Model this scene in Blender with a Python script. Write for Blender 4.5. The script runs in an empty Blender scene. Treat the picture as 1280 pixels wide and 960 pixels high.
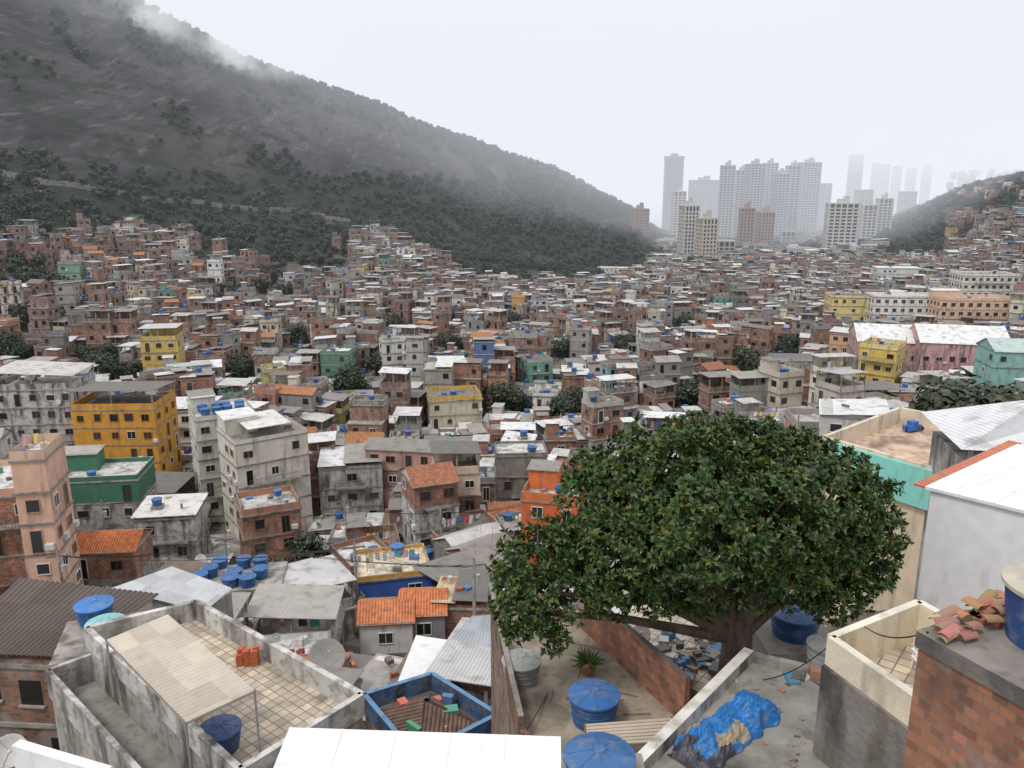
import bpy, math, random, time
import numpy as np
from mathutils import Vector, noise, Matrix, Euler
T0=time.time()
random.seed(11); np.random.seed(5)
R=random.random; U=random.uniform
# ---------------------------------------------------------------- survey helpers
TH=math.radians(13.7); F=1005.0; CT=math.cos(TH); ST=math.sin(TH)
def den(py): return CT+(480-py)/F*ST
def vt(py): return (-ST+(480-py)/F*CT)/den(py)
def S(px,py,Y): return Vector(((px-640)/F/den(py)*Y, Y, vt(py)*Y))
def SZ(px,py,z): return S(px,py,z/vt(py))
def Z(Y,py): return (Y,vt(py)*Y)
def sm(a,b,x):
    t=min(1,max(0,(x-a)/(b-a))); return t*t*(3-2*t)
scene=bpy.context.scene
# ---------------------------------------------------------------- materials
MATS=[]; MI={}
def newmat(name):
    m=bpy.data.materials.new(name); m.use_nodes=True
    nt=m.node_tree; b=nt.nodes['Principled BSDF']
    MI[name]=len(MATS); MATS.append(m); return m,nt,b
def N(nt,t,**k):
    n=nt.nodes.new(t)
    for a,v in k.items(): setattr(n,a,v)
    return n
def L(nt,a,b): nt.links.new(a,b)
def noisefac(nt,scale,lo,hi,stretch=None,detail=6,a=0.3,b=0.7,src=None):
    n=N(nt,'ShaderNodeTexNoise'); n.inputs['Scale'].default_value=scale; n.inputs['Detail'].default_value=detail
    if src is None:
        g=N(nt,'ShaderNodeNewGeometry'); src=g.outputs['Position']
    if stretch:
        mp=N(nt,'ShaderNodeMapping'); mp.inputs['Scale'].default_value=stretch[:3]
        if len(stretch)>3: mp.inputs['Rotation'].default_value=stretch[3]
        L(nt,src,mp.inputs['Vector']); src=mp.outputs[0]
    L(nt,src,n.inputs['Vector'])
    r=N(nt,'ShaderNodeMapRange'); r.inputs[1].default_value=a; r.inputs[2].default_value=b
    r.inputs[3].default_value=lo; r.inputs[4].default_value=hi
    L(nt,n.outputs['Fac'],r.inputs[0]); return r.outputs[0]
def scalecol(nt,col,fac):
    v=N(nt,'ShaderNodeVectorMath',operation='SCALE'); L(nt,col,v.inputs[0]); L(nt,fac,v.inputs['Scale']); return v.outputs[0]
def mixc(nt,fac,a,b):
    m=N(nt,'ShaderNodeMix',data_type='RGBA')
    for s,i in ((fac,0),(a,6),(b,7)):
        if hasattr(s,'is_linked') or hasattr(s,'links'): L(nt,s,m.inputs[i])
        else: m.inputs[i].default_value=s
    return m.outputs[2]
def attr(nt,name='Col'):
    a=N(nt,'ShaderNodeAttribute'); a.attribute_name=name; return a
def bump(nt,b,h,strength,dist):
    bp=N(nt,'ShaderNodeBump'); bp.inputs['Strength'].default_value=strength; bp.inputs['Distance'].default_value=dist
    L(nt,h,bp.inputs['Height']); L(nt,bp.outputs[0],b.inputs['Normal'])
def uv(nt,sc=(1,1,1)):
    t=N(nt,'ShaderNodeUVMap'); mp=N(nt,'ShaderNodeMapping'); mp.inputs['Scale'].default_value=sc
    L(nt,t.outputs[0],mp.inputs['Vector']); return mp.outputs[0]
def stained(nt,c,dark,lo,hi,amt,stretch,scale,detail=6):
    f=noisefac(nt,scale,0,amt,stretch,detail,lo,hi)
    return mixc(nt,f,c,(*dark,1))
m,nt,b=newmat('plaster')
c=scalecol(nt,attr(nt).outputs['Color'],noisefac(nt,.9,.85,1.1,None,4))
c=stained(nt,c,(.09,.08,.07),.52,.75,.7,(1,1,.18),1.6)
L(nt,c,b.inputs['Base Color']); b.inputs['Roughness'].default_value=.9; bump(nt,b,noisefac(nt,9,0,1,None,3),.25,.03)
m,nt,b=newmat('old_plaster')
c=scalecol(nt,attr(nt).outputs['Color'],noisefac(nt,.9,.75,1.15))
c=stained(nt,c,(.045,.042,.038),.47,.66,.9,(1,1,.25),1.3,9)
c=stained(nt,c,(.2,.16,.12),.5,.62,.6,(1,1,1),2.6,8)
L(nt,c,b.inputs['Base Color']); b.inputs['Roughness'].default_value=.92; bump(nt,b,noisefac(nt,7,0,1),.4,.04)
m,nt,b=newmat('brick')
br=N(nt,'ShaderNodeTexBrick'); br.inputs['Scale'].default_value=1; br.inputs['Brick Width'].default_value=.27; br.inputs['Row Height'].default_value=.18
br.inputs['Mortar Size'].default_value=.015; br.inputs['Mortar'].default_value=(.2,.17,.145,1); br.inputs['Mortar Smooth'].default_value=.3
L(nt,uv(nt),br.inputs['Vector']); ca=attr(nt).outputs['Color']
f1=N(nt,'ShaderNodeVectorMath',operation='SCALE'); f1.inputs['Scale'].default_value=.65; L(nt,ca,f1.inputs[0])
f2=N(nt,'ShaderNodeVectorMath',operation='SCALE'); f2.inputs['Scale'].default_value=1.3; L(nt,ca,f2.inputs[0])
L(nt,f1.outputs[0],br.inputs['Color1']); L(nt,f2.outputs[0],br.inputs['Color2'])
c=scalecol(nt,br.outputs['Color'],noisefac(nt,.7,.7,1.2,None,4))
c=stained(nt,c,(.07,.06,.05),.48,.7,.8,(1,1,.35),1.1,8)
c=stained(nt,c,(.3,.27,.24),.56,.64,.6,(1,1,1),.8,8)
L(nt,c,b.inputs['Base Color']); b.inputs['Roughness'].default_value=.95; bump(nt,b,br.outputs['Fac'],-.7,.025)
m,nt,b=newmat('concrete')
c=scalecol(nt,attr(nt).outputs['Color'],noisefac(nt,1.3,.75,1.2,None,5))
c=stained(nt,c,(.05,.045,.04),.5,.7,.75,(1,1,1),.6,9)
c=stained(nt,c,(.10,.095,.05),.53,.66,.5,(1,1,1),2.2)
L(nt,c,b.inputs['Base Color']); b.inputs['Roughness'].default_value=.9; bump(nt,b,noisefac(nt,5,0,1),.3,.04)
m,nt,b=newmat('corrugated')
w=N(nt,'ShaderNodeTexWave',wave_type='BANDS',bands_direction='X'); w.inputs['Scale'].default_value=1.6; L(nt,uv(nt),w.inputs['Vector'])
c=scalecol(nt,attr(nt).outputs['Color'],noisefac(nt,.8,.88,1.08,None,3))
wr=N(nt,'ShaderNodeMapRange'); wr.inputs[3].default_value=.84; wr.inputs[4].default_value=1.04; L(nt,w.outputs['Fac'],wr.inputs[0]); c=scalecol(nt,c,wr.outputs[0])
c=stained(nt,c,(.13,.1,.07),.53,.72,.6,(1,1,1),.9,8)
L(nt,c,b.inputs['Base Color']); b.inputs['Roughness'].default_value=.7; bump(nt,b,w.outputs['Fac'],.8,.05)
m,nt,b=newmat('clay_tile')
w=N(nt,'ShaderNodeTexWave',wave_type='BANDS',bands_direction='X'); w.inputs['Scale'].default_value=1.3; L(nt,uv(nt),w.inputs['Vector'])
c=scalecol(nt,attr(nt).outputs['Color'],noisefac(nt,2.5,.6,1.25))
wr=N(nt,'ShaderNodeMapRange'); wr.inputs[3].default_value=.6; wr.inputs[4].default_value=1.1; L(nt,w.outputs['Fac'],wr.inputs[0]); c=scalecol(nt,c,wr.outputs[0])
L(nt,c,b.inputs['Base Color']); b.inputs['Roughness'].default_value=.85; bump(nt,b,w.outputs['Fac'],.9,.06)
m,nt,b=newmat('window'); L(nt,attr(nt).outputs['Color'],b.inputs['Base Color']); b.inputs['Roughness'].default_value=.25
m,nt,b=newmat('plastic'); c=scalecol(nt,attr(nt).outputs['Color'],noisefac(nt,2,.85,1.12,None,3))
c=stained(nt,c,(.25,.24,.22),.52,.72,.5,(1,1,1),3,9); L(nt,c,b.inputs['Base Color']); b.inputs['Roughness'].default_value=.5
m,nt,b=newmat('weathered'); c=scalecol(nt,attr(nt).outputs['Color'],noisefac(nt,2.5,.92,1.05,(1,1,1),4)); c=stained(nt,c,(.16,.13,.1),.6,.78,.4,(1,1,.3),1.7,9); L(nt,c,b.inputs['Base Color']); b.inputs['Roughness'].default_value=.75
m,nt,b=newmat('floor_tile')
br=N(nt,'ShaderNodeTexBrick'); br.offset=0; br.inputs['Scale'].default_value=1; br.inputs['Brick Width'].default_value=.34; br.inputs['Row Height'].default_value=.34
br.inputs['Mortar Size'].default_value=.02; br.inputs['Color1'].default_value=(.72,.6,.44,1); br.inputs['Color2'].default_value=(.46,.4,.32,1); br.inputs['Mortar'].default_value=(.25,.2,.15,1)
mp=N(nt,'ShaderNodeMapping'); mp.inputs['Rotation'].default_value=(0,0,.67); g=N(nt,'ShaderNodeNewGeometry'); L(nt,g.outputs['Position'],mp.inputs[0]); L(nt,mp.outputs[0],br.inputs['Vector'])
c=scalecol(nt,br.outputs['Color'],noisefac(nt,1.2,.7,1.15)); c=stained(nt,c,(.12,.1,.08),.52,.7,.6,(1,1,1),.9,8); L(nt,c,b.inputs['Base Color']); b.inputs['Roughness'].default_value=.6
m,nt,b=newmat('leaf')
oi=N(nt,'ShaderNodeObjectInfo'); c=mixc(nt,oi.outputs['Random'],(.65,.85,.6,1),(1.4,1.2,1.0,1))
mm=N(nt,'ShaderNodeMix',data_type='RGBA',blend_type='MULTIPLY'); mm.inputs[0].default_value=1; L(nt,attr(nt).outputs['Color'],mm.inputs[6]); L(nt,c,mm.inputs[7])
L(nt,mm.outputs[2],b.inputs['Base Color']); b.inputs['Roughness'].default_value=.45
m,nt,b=newmat('bark'); c=scalecol(nt,attr(nt).outputs['Color'],noisefac(nt,3,.5,1.5,(1,1,.3))); L(nt,c,b.inputs['Base Color']); b.inputs['Roughness'].default_value=.95; bump(nt,b,noisefac(nt,8,0,1,(1,1,.25)),.8,.05)
PL,OP,BR,CO,CR,TI,WI,PA,WE,FT,LE,BK=[MI[k] for k in ('plaster','old_plaster','brick','concrete','corrugated','clay_tile','window','plastic','weathered','floor_tile','leaf','bark')]
# ---------------------------------------------------------------- mesh builder
class MB:
    def __init__(s): s.v=[];s.f=[];s.c=[];s.m=[]
    def face(s,pts,col,mat):
        n=len(s.v); s.v.extend([tuple(p) for p in pts]); s.f.append(tuple(range(n,n+len(pts)))); s.c.append(col); s.m.append(mat)
    def hexa(s,b4,t4,col,mat,topcol=None,topmat=None,bottom=False):
        n=len(s.v); s.v.extend([tuple(p) for p in b4]); s.v.extend([tuple(p) for p in t4])
        for i in range(4):
            j=(i+1)%4; s.f.append((n+i,n+j,n+4+j,n+4+i)); s.c.append(col); s.m.append(mat)
        s.f.append((n+4,n+5,n+6,n+7)); s.c.append(topcol or col); s.m.append(mat if topmat is None else topmat)
        if bottom: s.f.append((n+3,n+2,n+1,n)); s.c.append(col); s.m.append(mat)
    def box(s,x,y,z0,w,d,h,rot,col,mat,topcol=None,topmat=None,lx=0,ly=0,bottom=False):
        ca,sa=math.cos(rot),math.sin(rot); B=[];T=[]
        for a,b_ in ((-w/2,-d/2),(w/2,-d/2),(w/2,d/2),(-w/2,d/2)):
            a+=lx;b_+=ly; X=x+a*ca-b_*sa; Y=y+a*sa+b_*ca
            B.append((X,Y,z0)); T.append((X,Y,z0+h))
        s.hexa(B,T,col,mat,topcol,topmat,bottom)
    def wall(s,a,b,z0,h,t,col,mat,topcol=None,topmat=None):
        a=Vector((a[0],a[1]));b=Vector((b[0],b[1])); d=(b-a).normalized(); n=Vector((-d.y,d.x))*t/2
        q=[a-n,b-n,b+n,a+n]; s.hexa([(p.x,p.y,z0) for p in q],[(p.x,p.y,z0+h) for p in q],col,mat,topcol,topmat)
    def prism(s,poly,z0,z1,col,mat,topcol=None,topmat=None):
        n=len(poly)
        for i in range(n):
            a=poly[i];b=poly[(i+1)%n]; s.face([(a[0],a[1],z0),(b[0],b[1],z0),(b[0],b[1],z1),(a[0],a[1],z1)],col,mat)
        s.face([(p[0],p[1],z1) for p in poly],topcol or col,mat if topmat is None else topmat)
    def lathe(s,x,y,z,prof,n,col,mat,cols=None,tilt=None):
        base=len(s.v)
        for k,(r,h) in enumerate(prof):
            for i in range(n):
                a=2*math.pi*i/n; p=Vector((r*math.cos(a),r*math.sin(a),h))
                if tilt is not None: p=tilt@p
                s.v.append((x+p.x,y+p.y,z+p.z))
        for k in range(len(prof)-1):
            cc=col if cols is None else cols[k]
            for i in range(n):
                j=(i+1)%n; s.f.append((base+k*n+i,base+k*n+j,base+(k+1)*n+j,base+(k+1)*n+i)); s.c.append(cc); s.m.append(mat)
    def tube(s,a,b,r0,r1,n,col,mat):
        a=Vector(a);b=Vector(b); d=(b-a); q=d.to_track_quat('Z','Y'); base=len(s.v)
        for P,r in ((a,r0),(b,r1)):
            for i in range(n):
                t=2*math.pi*i/n; p=P+q@Vector((r*math.cos(t),r*math.sin(t),0)); s.v.append(tuple(p))
        for i in range(n):
            j=(i+1)%n; s.f.append((base+i,base+j,base+n+j,base+n+i)); s.c.append(col); s.m.append(mat)
    def finish(s,name,smooth=False,parent=None,link=True):
        me=bpy.data.meshes.new(name); me.from_pydata(s.v,[],s.f)
        for m in MATS: me.materials.append(m)
        me.polygons.foreach_set('material_index',np.array(s.m,dtype=np.int32))
        lt=np.array([len(f) for f in s.f]); nl=int(lt.sum()); col=np.ones((nl,4),dtype=np.float32)
        cc=np.array([c[:3] for c in s.c],dtype=np.float32); col[:,:3]=np.repeat(cc,lt,axis=0)
        a=me.attributes.new('Col','FLOAT_COLOR','CORNER'); a.data.foreach_set('color',col.ravel())
        co=np.array(s.v,dtype=np.float64); li=np.fromiter((i for f in s.f for i in f),dtype=np.int64,count=nl)
        uvs=co[li][:,:2].copy(); st=np.cumsum(lt)-lt; q=np.where(lt==4)[0]
        if len(q):
            i0=st[q]; p0=co[li[i0]];p1=co[li[i0+1]];p3=co[li[i0+3]]
            Lx=np.linalg.norm(p1-p0,axis=1);H=np.linalg.norm(p3-p0,axis=1); off=(q*0.37)%7
            uvs[i0]=np.stack([off,0*H],1);uvs[i0+1]=np.stack([off+Lx,0*H],1);uvs[i0+2]=np.stack([off+Lx,H],1);uvs[i0+3]=np.stack([off,H],1)
        ul=me.uv_layers.new(name='UVMap'); ul.data.foreach_set('uv',uvs.astype(np.float32).ravel())
        if smooth: me.polygons.foreach_set('use_smooth',np.ones(len(s.f),dtype=bool))
        me.update(); o=bpy.data.objects.new(name,me)
        if link: scene.collection.objects.link(o)
        if parent: o.parent=parent
        return o
# ---------------------------------------------------------------- terrain
near_l=[(3,-15),(20,-22),(33,-27),(47,-34),(60,-38),(75,-42),(90,-45),(120,-47)]
near_r=[(3,-13),(20,-16.5),(33,-19.5),(47,-24),(60,-28),(75,-32),(100,-38),(160,-47)]
COLS=[(-500,0,[(200,-38),(280,-18),(420,40),(650,190),(900,330),(1400,300),(2500,-90)]),
(0,0,[(200,-43),(280,-31),(420,2),(650,136),(880,264),(1300,200),(2300,-90)]),
(200,0,[(200,-47),(270,-43),(380,-31),(520,-7),(700,86),Z(850,-8),(1200,120),(2000,-90)]),
(400,0,[(200,-48),(290,-47),(450,-32),(600,-20),Z(950,98),(1200,60),(1800,-90)]),
(480,0,[(200,-48),(300,-48),(450,-34),(600,-25),Z(980,128),(1200,50),(1800,-90)]),
(600,0,[(200,-48),(400,-53),(450,-52),(600,-44),Z(740,270),Z(1050,180),(1300,0),(1700,-90)]),
(680,0,[(200,-48),(400,-54),(440,-55),(650,-47),Z(1080,203),(1300,-20),(1700,-90)]),
(740,0,[(200,-48),(400,-54),(430,-56),(700,-44),Z(1100,236),(1350,-40),(1600,-90)]),
(790,0,[(200,-48),(400,-54),(560,-59),Z(800,292),Z(1050,260),(1300,-60),(1600,-90)]),
(825,.1,[(200,-48),(400,-54),(650,-60),Z(900,308),(1100,-64),(1400,-72),(1600,-90)]),
(1000,.45,[(200,-48),(400,-55),(650,-60),(1000,-62),(1400,-70),(1600,-90)]),
(1080,.8,[(200,-48),(400,-54),(600,-58),(900,-60),(1400,-60),(1800,-90)]),
(1130,.9,[(200,-48),(400,-52),(560,-56),(760,-50),(1000,-34),(1400,-40),(2000,-90)]),
(1200,1,[(200,-48),(400,-50),(500,-52),(650,-42),Z(900,236),(1200,-5),(2000,-60)]),
(1280,1,[(200,-47),(380,-42),(520,-29),Z(760,214),(1000,12),(1600,-20)]),
(1700,1,[(200,-35),(400,-15),(700,40),(1200,80),(3000,50)])]
NU=361; NY=420
us=np.linspace(-1.8,1.8,NU); Ys=np.geomspace(3,7000,NY); lY=np.log(Ys)
cu=[];cz=[]
for px,w,far in COLS:
    l=near_l+far; r=near_r+[f for f in far if f[0]>165]
    zl=np.interp(Ys,*zip(*l)); zr=np.interp(Ys,*zip(*r)); cu.append((px-640)/F/1.014); cz.append(zl*(1-w)+zr*w)
cz=np.array(cz); ZG=np.zeros((NU,NY))
for j in range(NY): ZG[:,j]=np.interp(us,cu,cz[:,j])
for it in range(2):
    ZG[1:-1,:]=(ZG[:-2]+2*ZG[1:-1]+ZG[2:])/4
    ZG[:,1:-1]=(ZG[:,:-2]+2*ZG[:,1:-1]+ZG[:,2:])/4
FAVX=[(-500,275),(0,305),(100,350),(180,405),(250,395),(300,365),(400,400),(460,478),(520,482),(570,430),(650,405),(740,400),(790,480),(850,530),(1000,600),(1100,590),(1200,500),(1280,460),(1700,450)]
def favmax(u): return float(np.interp(u*F*1.014+640,*zip(*FAVX)))
RIDGE=[(-500,900),(0,880),(200,850),(400,950),(600,1050),(740,1100),(830,1100)]
def ridgeY(u): return float(np.interp(u*F*1.014+640,*zip(*RIDGE)))
veg=np.zeros((NU,NY)); town=np.zeros((NU,NY))
for i,u in enumerate(us):
    fm=favmax(u); px=u*F*1.014+640; ry=ridgeY(u)
    for j,Y in enumerate(Ys):
        mtn=sm(fm,fm+160,Y); x=u*Y
        if mtn>0 and Y<2500:
            amt=1.0 if px<800 else .3
            n=noise.fractal(Vector((x/130,Y/130,0)),1,2,4)
            a_=x*.86+Y*.5; b_=Y*.86-x*.5
            g=noise.fractal(Vector((a_/60,b_/260,3)),1,2,3)
            ZG[i,j]+=mtn*amt*(n*6+g*5*sm(-.02,-.2,u))
        town[i,j]=1-sm(fm-10,fm+30,Y)
        z=ZG[i,j]
        rock=sm(.12,-.06,u+.09*noise.noise(Vector((x/90,Y/90,9))))*sm(-4,22,z)
        st=noise.fractal(Vector(((x*.86+Y*.5)/30,(Y*.86-x*.5)/120,z/60)),1,2,5)
        r=rock*.72+st*.80-.12*(1-rock)
        if px<830: r-=sm(ry-150,ry-50,Y)*1.1*(0.15+.95*sm(-.6,-.3,u))
        veg[i,j]=1-sm(.24,.40,r)
def terr(x,y):
    y=max(y,3.01); u=min(max(x/y,-1.79),1.79); a=(u+1.8)/3.6*(NU-1); b=(math.log(y)-lY[0])/(lY[-1]-lY[0])*(NY-1)
    i=int(a);j=min(int(b),NY-2); fa=a-i;fb=b-j; i=min(i,NU-2)
    return ((ZG[i,j]*(1-fa)+ZG[i+1,j]*fa)*(1-fb)+(ZG[i,j+1]*(1-fa)+ZG[i+1,j+1]*fa)*fb)
def gridval(G,x,y):
    u=min(max(x/y,-1.79),1.79); i=int((u+1.8)/3.6*(NU-1)+.5); j=int((math.log(y)-lY[0])/(lY[-1]-lY[0])*(NY-1)+.5); return G[i,j]
def hit(px,py,y0=60):
    Y=y0
    while Y<1500:
        p=S(px,py,Y)
        if terr(p.x,p.y)>=p.z: return p
        Y*=1.004
    return p
vv=np.zeros((NU,NY,3)); vv[:,:,0]=us[:,None]*Ys[None,:]; vv[:,:,1]=Ys[None,:]; vv[:,:,2]=ZG
idx=np.arange(NU*NY).reshape(NU,NY)
fc=np.stack([idx[:-1,:-1],idx[1:,:-1],idx[1:,1:],idx[:-1,1:]],-1).reshape(-1,4)
me=bpy.data.meshes.new('terrain'); me.from_pydata(vv.reshape(-1,3).tolist(),[],fc.tolist())
for nm,G in (('veg',veg),('town',town)):
    a=me.attributes.new(nm,'FLOAT','POINT'); a.data.foreach_set('value',G.astype(np.float32).ravel())
me.polygons.foreach_set('use_smooth',np.ones(len(fc),dtype=bool))
mt=bpy.data.materials.new('terrain_rock_soil'); mt.use_nodes=True; nt=mt.node_tree; b=nt.nodes['Principled BSDF']
ROT=(0,0,-.52)
rf=noisefac(nt,.02,0,1,(1.3,.6,.5,ROT),12,.34,.66)
rk=mixc(nt,rf,(.026,.023,.024,1),(.070,.060,.061,1))
rk=mixc(nt,noisefac(nt,.07,0,.7,(2.6,.35,.12,ROT),5,.58,.68),rk,(.125,.108,.10,1))
rk=mixc(nt,noisefac(nt,.11,0,.75,(2.4,.3,.12,(0,0,-.7)),5,.56,.64),rk,(.016,.016,.014,1))
rk=mixc(nt,noisefac(nt,.010,0,.6,(1,1,1),4,.5,.7),rk,(.075,.055,.044,1))
rk=mixc(nt,noisefac(nt,.06,0,.9,(1.3,.7,1,ROT),10,.53,.60),rk,(.018,.024,.012,1))
vg=mixc(nt,noisefac(nt,.12,0,1),(.010,.017,.007,1),(.030,.040,.017,1))
tw=mixc(nt,noisefac(nt,.4,0,1),(.06,.052,.044,1),(.2,.17,.14,1))
c=mixc(nt,attr(nt,'veg').outputs['Fac'],rk,vg); c=mixc(nt,attr(nt,'town').outputs['Fac'],c,tw)
L(nt,c,b.inputs['Base Color']); b.inputs['Roughness'].default_value=.9; b.inputs['Specular IOR Level'].default_value=.2; bump(nt,b,noisefac(nt,.09,0,1,(1.2,.8,.8,ROT),11),.8,2.2)
me.materials.append(mt); o=bpy.data.objects.new('hillside_terrain',me); scene.collection.objects.link(o)
me=bpy.data.meshes.new('sea'); q=40000; me.from_pydata([(-q,-2000,-84),(q,-2000,-84),(q,q,-84),(-q,q,-84)],[],[(0,1,2,3)])
ms=bpy.data.materials.new('sea_water'); ms.use_nodes=True; nt=ms.node_tree; b=nt.nodes['Principled BSDF']; b.inputs['Base Color'].default_value=(.12,.17,.19,1); b.inputs['Roughness'].default_value=.35
bump(nt,b,noisefac(nt,.08,0,1),.5,1); me.materials.append(ms); scene.collection.objects.link(bpy.data.objects.new('sea',me))
# ---------------------------------------------------------------- parts
BLUE=(.025,.10,.27)
def tank(mb,x,y,z,r,h,n=10,col=BLUE,lid=None):
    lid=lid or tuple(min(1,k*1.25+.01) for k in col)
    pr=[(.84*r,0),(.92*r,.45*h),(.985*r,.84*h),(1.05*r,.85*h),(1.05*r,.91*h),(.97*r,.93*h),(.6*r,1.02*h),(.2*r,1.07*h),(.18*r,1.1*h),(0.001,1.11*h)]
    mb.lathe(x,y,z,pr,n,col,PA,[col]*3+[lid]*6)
def dishmesh(mb,x,y,z,r,az,el,col=(.55,.55,.55)):
    q=Euler((math.pi/2-el,0,az)).to_matrix()
    pr=[(0.01,0)]+[(r*t,.28*r*t*t) for t in (.25,.5,.75,1)]+[(r*1.02,.28*r)]+[(r*t,.28*r*t*t-.02) for t in (1,.6,.01)]
    mb.tube((x,y,z-1.0),(x,y,z),.04,.04,6,(.3,.3,.3),WE)
    mb.lathe(x,y,z,pr,20,col,WE,tilt=q)
    f=q@Vector((0,0,r*.8))
    for a in (0,2.1,4.2):
        e=q@Vector((r*.95*math.cos(a),r*.95*math.sin(a),.25*r)); mb.tube(Vector((x,y,z))+e,Vector((x,y,z))+f,.012,.012,4,(.25,.25,.25),WE)
    mb.lathe(x+f.x,y+f.y,z+f.z,[(.001,-.06),(.06,-.06),(.05,.08),(.001,.08)],8,(.6,.6,.6),WE,tilt=q)
BRICKC=[(.40,.18,.115),(.33,.155,.105),(.44,.21,.135),(.36,.20,.15),(.28,.145,.11)]
GREYC=[(.32,.30,.275),(.42,.40,.37),(.25,.235,.215),(.38,.35,.31)]
LIGHTC=[(.7,.68,.63),(.66,.6,.5),(.74,.74,.72),(.56,.51,.44),(.62,.53,.41)]
BRIGHTC=[(.58,.38,.14),(.15,.27,.18),(.10,.18,.34),(.54,.32,.27),(.2,.40,.36),(.62,.5,.22),(.5,.2,.11),(.25,.37,.43)]
ROOFL=[(.56,.55,.53),(.68,.68,.66),(.80,.80,.79),(.42,.39,.36),(.30,.28,.26),(.24,.22,.2)]
ROOFD=[(.20,.19,.175),(.30,.28,.26),(.40,.37,.34),(.54,.52,.5),(.76,.75,.73),(.24,.18,.145)]
def tint(c,a=.82,b=1.12):
    k=U(a,b); return tuple(min(.82,x*k*U(.98,1.02)) for x in c)
def windows(mb,x,y,z,w,d,rot,wc,det,frac=1.0,h0=.95,wh=1.05,fh=2.8,gap=2.4):
    for side in range(4):
        a=rot+[-math.pi/2,0,math.pi/2,math.pi][side]; nx,ny=math.cos(a),math.sin(a)
        if nx*(-x)+ny*(-y) < -.25*math.hypot(x,y): continue
        ln=w if side%2==0 else d; off=(d if side%2==0 else w)/2
        n=max(1,int(ln/gap)); tx,ty=-ny,nx
        cx,cy=x+nx*off,y+ny*off
        for k in range(n):
            if R()>frac: continue
            t=(-.5+(k+.5)/n)*ln+(U(-.2,.2) if frac<1 else 0); ww=U(.42,.65) if ln>2 else .3; hh=wh*U(.8,1.1); zb=z+h0+U(-.05,.05)
            if frac>=1: ww=.6;hh=1.1;zb=z+.95
            if R()<.12 and frac<1: zb=z+.1; hh=2.0; ww=.42
            dk=U(.010,.05); wcol=(dk,dk*1.02,dk*1.08)
            def P(s_,zz,o): return (cx+tx*(t+s_)+nx*o,cy+ty*(t+s_)+ny*o,zz)
            if det>=1:
                fcx=(.7,.69,.66) if R()<.3 else tuple(k_*.6 for k_ in wc)
                e=.06
                for (s0,s1,z0,z1) in ((-ww-e,ww+e,zb-e,zb),(-ww-e,ww+e,zb+hh,zb+hh+e),(-ww-e,-ww,zb,zb+hh),(ww,ww+e,zb,zb+hh)):
                    mb.hexa([P(s0,z0,0.0),P(s1,z0,0.0),P(s1,z0,.08),P(s0,z0,.08)][::-1],[P(s0,z1,0.0),P(s1,z1,0.0),P(s1,z1,.08),P(s0,z1,.08)][::-1],fcx,WE,bottom=True)
                if R()<.6: mb.hexa([P(-.02,zb,.0),P(.02,zb,.0),P(.02,zb,.05),P(-.02,zb,.05)][::-1],[P(-.02,zb+hh,.0),P(.02,zb+hh,.0),P(.02,zb+hh,.05),P(-.02,zb+hh,.05)][::-1],fcx,WE)
                if R()<.12:
                    mb.hexa([P(ww+.2,z+.4,0),P(ww+.9,z+.4,0),P(ww+.9,z+.4,.35),P(ww+.2,z+.4,.35)][::-1],[P(ww+.2,z+.9,0),P(ww+.9,z+.9,0),P(ww+.9,z+.9,.35),P(ww+.2,z+.9,.35)][::-1],(.6,.6,.58),WE,bottom=True)
            mb.face([P(-ww,zb,.025),P(ww,zb,.025),P(ww,zb+hh,.025),P(-ww,zb+hh,.025)],wcol,WI)
def sheet(mb,x,y,z,w,d,rot,slope,col,mat,th=.06,axis=0):
    ca,sa=math.cos(rot),math.sin(rot);B=[];T=[]
    for a,b_ in ((-w/2,-d/2),(w/2,-d/2),(w/2,d/2),(-w/2,d/2)):
        zz=z+slope*(b_ if axis==0 else a); X=x+a*ca-b_*sa;Y=y+a*sa+b_*ca
        B.append((X,Y,zz));T.append((X,Y,zz+th))
    mb.hexa(B,T,col,mat,bottom=True)
def gable(mb,x,y,z,w,d,rot,rise,col,mat,wallc):
    ca,sa=math.cos(rot),math.sin(rot)
    P=lambda a,b_,c_:(x+a*ca-b_*sa,y+a*sa+b_*ca,z+c_)
    w2,d2=w/2+.25,d/2+.25
    mb.face([P(-w2,-d2,-.08),P(w2,-d2,-.08),P(w2,0,rise),P(-w2,0,rise)],col,mat)
    mb.face([P(w2,d2,-.08),P(-w2,d2,-.08),P(-w2,0,rise),P(w2,0,rise)],col,mat)
    for sx in (-w/2,w/2): mb.face([P(sx,-d/2,-.02),P(sx,d/2,-.02),P(sx,0,rise-.06)],wallc,PL)
def junk(mb,x,y,z,w,d,rot,n):
    for i in range(n):
        a=U(-.4,.4)*w;b_=U(-.4,.4)*d; ca,sa=math.cos(rot),math.sin(rot)
        X=x+a*ca-b_*sa;Y=y+a*sa+b_*ca
        c=random.choice([(.5,.5,.48),(.3,.12,.07),(.1,.2,.4),(.15,.14,.13),(.6,.55,.4),(.1,.3,.2),(.55,.15,.1)])
        mb.box(X,Y,z+.01,U(.2,.9),U(.2,.6),U(.15,.6),U(0,3),c,WE)
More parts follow.
